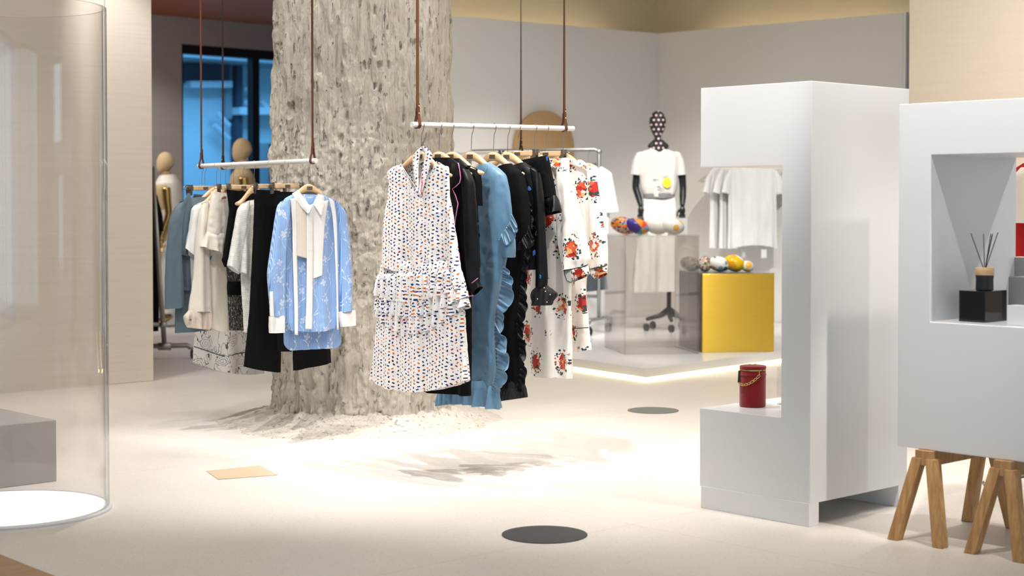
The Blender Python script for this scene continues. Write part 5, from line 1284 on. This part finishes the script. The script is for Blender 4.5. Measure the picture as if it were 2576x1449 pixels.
# white tees on a wall rail, with tags
def wallpt(px):
    r=(px-CX)/F; d=gr-cor; t=(r*cor.y-cor.x)/(d.x-r*d.y); return cor+d*t
wq0=wallpt(1836)-nr*.34; wq1=wallpt(2010)-nr*.34; wq0.z=wq1.z=1.25+(HZ-395)*15.2/F
wr_=thing('wall_rail','slim wall rail carrying four white tees behind the tall plinth','clothes rail',tuple(wq0))
MB().tube([wq0,wq1],.01,10).build('bar',MT['steel'],wr_,smooth=True)
for q in (wq0,wq1):
    tt=(cor-q).dot(nr)/1.0; MB().tube([q,q+nr*(tt-.0)],.008,8).build('bracket',MT['steel'],wr_,smooth=True)
dw=(wq1-wq0).normalized()
HW='hangers on the wall rail'
for k,(sx,lab) in enumerate(((1822,'white tee leftmost on the wall rail seen through the plinth niche'),(1846,'white tee second from left on the wall rail'),(1868,'white tee behind the front facing one on the wall rail'),(1899,'white tee facing the front, rightmost in the plinth niche'))):
    t_=((sx-CX)/F*wq0.y-wq0.x)/(dw.x-(sx-CX)/F*dw.y); o_=wq0+dw*t_
    frn=k==3
    uu=Vector((1,-.05,0)) if frn else Vector((.75,.66,0)); uu.normalize(); nn=Vector((uu.y,-uu.x,0)); nn=nn if nn.y<0 else -nn
    pw_=Plane(o_-(nn*0),uu,nn)
    hang(HT,o_,uu,['first','second','third','fourth'][k]+' wooden hanger from the left on the wall rail of white tees',HW,0,0)
    g=thing('wall_tee',lab,'t-shirt',(o_.x,o_.y,o_.z-.12),'white tees on the wall rail')
    h=.205; Z=o_.z-.02
    wcloth('body',pw_,[(-.09,.09,Z-.05),(-.17,.17,Z-.085),(-.212,.212,Z-.125),(-.205,.205,Z-.22),(-.20,.20,Z-.40),(-.21,.21,Z-.84)],MT['white_cotton'],g,.05,seed=20+k,sag=-.03 if frn else 0)
    for sd in (-1,1):
        class Q(Plane):
            def sz(s,a,b): return a,b
        qq=Q(pw_.o,pw_.u,pw_.n)
        K_s=[((.17,Z-.09),(.21,Z-.12)),((.19,Z-.20),(.26,Z-.19)),((.205,Z-.33),(.30,Z-.31))]
        if sd<0: K_s=[((-b[0],b[1]),(-a[0],a[1])) for a,b in K_s]
        cloth('sleeve',qq,K_s,MT['white_cotton'],g,.05,(.002,.008),40,n=36,m=16,seed=30+k)
    if k in (2,3):
        tg=MB().obox(pw_.w(.06 if k==3 else -.02,Z-.93,.01),uu*.05,nn*.002,(0,0,.08)).build('price_tag',MT['white_satin'],g)
        MB().tube([pw_.w(.085 if k==3 else .005,Z-.85,.01),pw_.w(.085 if k==3 else .005,Z-.80,.01)],.0015,5).build('tag_cord',MT['black_matte'],tg)
# ------------------------------------------------------------------ back left: wheeled pipe rack, black garment, two beige mannequins
ft=G(414,893+10); ft.z=0
tp_=P(382.5,421,12.9); 
rk=thing('pipe_rack','grey pipe clothes rack on wheels half hidden behind the left wall','clothes rack',tuple(ft))
dA=-B
q=Vector((ft.x,ft.y,.10))
MB().tube([q,tp_],.020,12).build('post',MT['pipe'],rk,smooth=True)
hb=q+(tp_-q)*.12
MB().tube([hb,hb+Vector((-.9,.06,.05))],.017,10).build('brace',MT['pipe'],rk,smooth=True)
MB().tube([tp_,tp_+Vector((-.6,.5,0))],.020,12).build('top_bar',MT['pipe'],rk,smooth=True)
q2=tp_+Vector((-.6,.5,0)); MB().tube([q2,Vector((q2.x-.1,q2.y+.05,.10))],.020,12).build('post',MT['pipe'],rk,smooth=True)
e1_=Vector((ft.x-.6,ft.y-.12,.10)); e2_=Vector((ft.x+.17,ft.y+.035,.105))
MB().tube([e1_,e2_,e2_+Vector((.03,.0,-.015)),e2_+Vector((.035,.0,-.03))],.02,12).build('foot',MT['pipe'],rk,smooth=True)
for t_ in (0,): MB().tube([q-Vector((.05,.008,0)),q+Vector((.05,.008,0))],.03,12).build('joint',MT['pipe'],rk,smooth=True)
MB().ball(hb,.032,12).build('joint',MT['pipe'],rk,smooth=True)
cq=e2_+Vector((.05,0,0)); cq.z=.0005; caster(rk,cq,.036); cq=Vector((e1_.x+.03,e1_.y,.0005)); caster(rk,cq,.036)
q3=Vector((q2.x-.1,q2.y+.05,0)); MB().tube([v3(q3+Vector((-.3,0,0)),.10),v3(q3+Vector((.3,0,0)),.10)],.02,12).build('foot',MT['pipe'],rk,smooth=True)
for s_ in (-.3,.3): caster(rk,v3(q3+Vector((s_,0,0)),.0005),.036)
plb=Plane(tp_+Vector((-.12,.12,0)),(1,.05,0),(.05,-1,0))
hang(HT,plb.o,plb.u,'wooden hanger of the black coat behind the left wall','hangers on the left pipe rack',0,0,.42)
g=thing('black_coat','long black garment beside the grey pipe rack behind the left wall','coat',(plb.o.x,plb.o.y,plb.o.z-.12))
cloth('body',plb,[((340,478),(382,476)),((320,492),(396,494)),((330,540),(404,540)),((332,620),(404,620)),((335,835),(398,833))],MT['black'],g,.07,seed=3)
cloth('sleeve',plb,[((380,490),(396,496)),((386,540),(408,540)),((388,585),(412,582))],MT['black'],g,.06,seed=4,n=40,m=20)
def beige_mannequin(px,py0,py1,Y,label,look):
    """bald fabric covered mannequin with gold metal arms, standing on the floor"""
    c=P(px,py0,Y); Ht=c.z; x,y=c.x,Y
    g=thing('mannequin',label,'mannequin',(x,y,0)); k=Ht/1.80
    dirx=look
    h=MB(); h.ball((x,y,Ht-.118*k),.118*k,28,(.74,.74,1.0)); vv=[Vector(p) for p in h.v]
    for p in vv:
        dz=(p.z-(Ht-.118*k))/(.118*k)
        if dz<0: p.x=x+(p.x-x)*(1+.22*dz)+dirx*.03*k*(-dz)
        p.x=x+(p.x-x)*1.04
    h.v=[tuple(p) for p in vv]; h.build('head',MT['beige_skin'],g,smooth=True)
    B_=MB(); prof=[(.0,.055,.055,Ht-.20*k),(.0,.050,.052,Ht-.26*k),(.0,.07,.075,Ht-.30*k),(.0,.19,.10,Ht-.345*k),(0,.20,.115,Ht-.42*k),(0,.175,.13,Ht-.55*k),(0,.15,.11,Ht-.68*k),(0,.18,.125,Ht-.80*k),(0,.185,.13,Ht-.90*k)]
    Kp=catmull(prof,48); V=np.zeros((48,40,3))
    for i in range(48):
        for j in range(40):
            a=2*PI*j/40; rx,ry=Kp[i,1]*k,Kp[i,2]*k
            if abs(dirx)>.5: rx,ry=ry,rx
            V[i,j]=(x+rx*math.cos(a),y+ry*math.sin(a),Kp[i,3])
    B_.grid(V,wrap=True).build('torso',MT['beige_skin'],g,smooth=True)
    sx=(.0,.19) if abs(dirx)>.5 else (.20,0)
    for sd in (-1,1):
        s0=Vector((x+sx[0]*sd*k-dirx*.045,y+sx[1]*sd*k,Ht-.37*k)); e=s0+Vector((-.02*dirx+.03*sd*(abs(dirx)<.5),0,-.28*k)); wv=e+Vector((dirx*.07,-.05,-.24*k))
        limb('arm',[s0,s0+(e-s0)*.5,e,wv],[.045*k,.042*k,.036*k,.024*k],MT['gold_chrome'],g)
        hand(g,wv,MT['gold_chrome'],-sd)
    for sd in (-1,1):
        hx=(0,.085) if abs(dirx)>.5 else (.085,0)
        h0=Vector((x+hx[0]*sd*k,y+hx[1]*sd*k,Ht-.88*k)); kn=Vector((h0.x+dirx*.02,h0.y-.02,Ht-1.28*k)); an=Vector((h0.x,h0.y,.09))
        limb('leg',[h0,(h0+kn)/2,kn,(kn+an)/2,an],[.085*k,.072*k,.052*k,.048*k,.032*k],MT['beige_skin'],g)
        t_=Vector((dirx,0,0)) if abs(dirx)>.5 else Vector((0,-1,0))
        MB().tube([an+Vector((0,0,.02))-t_*.03,an+t_*.04+Vector((0,0,-.03)),an+t_*.17+Vector((0,0,-.068))],[.034,.034,.018],12).build('foot',MT['gold_chrome'],g,smooth=True)
    return g,x,y,Ht,k
gm,x,y,Ht,k=beige_mannequin(416,382,805,16.2,'beige mannequin in a white jacket with gold arm beside the grey pier',-1)
class QQ(Plane):
    def sz(s,a,b): return a,b
qj=QQ(Vector((x,y,0)),Vector((1,0,0)),Vector((0,-1,0)))
cloth('jacket',qj,[((-.06,Ht-.25*k),(.10,Ht-.23*k)),((-.10,Ht-.33*k),(.15,Ht-.32*k)),((-.14,Ht-.42*k),(.17,Ht-.42*k)),((-.15,Ht-.60*k),(.17,Ht-.60*k)),((-.14,Ht-.78*k),(.17,Ht-.78*k))],MT['ivory_satin'],gm,.34,(.002,.014),26,seed=3,pw=.9)
cloth('trousers',qj,[((-.14,Ht-.76*k),(.16,Ht-.76*k)),((-.15,Ht-.95*k),(.16,Ht-.95*k)),((-.12,Ht-1.3*k),(.14,Ht-1.3*k)),((-.11,.14),(.13,.14))],MT['white_cotton'],gm,.32,(.002,.010),26,seed=4,pw=.9)
gm,x,y,Ht,k=beige_mannequin(609,347,0,15.5,'beige mannequin with gold arms behind the left clothes rail',-1)
qj=QQ(Vector((x,y,0)),Vector((1,0,0)),Vector((0,-1,0)))
cloth('dark_top',qj,[((-.13,Ht-.50*k),(.13,Ht-.50*k)),((-.14,Ht-.60*k),(.14,Ht-.60*k)),((-.13,Ht-.75*k),(.13,Ht-.75*k)),((-.15,Ht-.92*k),(.15,Ht-.92*k))],MT['black_satin'],gm,.44,(.002,.010),26,seed=5,pw=.9)
cloth('trousers',qj,[((-.15,Ht-.88*k),(.15,Ht-.88*k)),((-.14,Ht-1.2*k),(.14,Ht-1.2*k)),((-.13,.14),(.13,.14))],MT['slatecloth'],gm,.40,(.002,.008),26,seed=6,pw=.9)
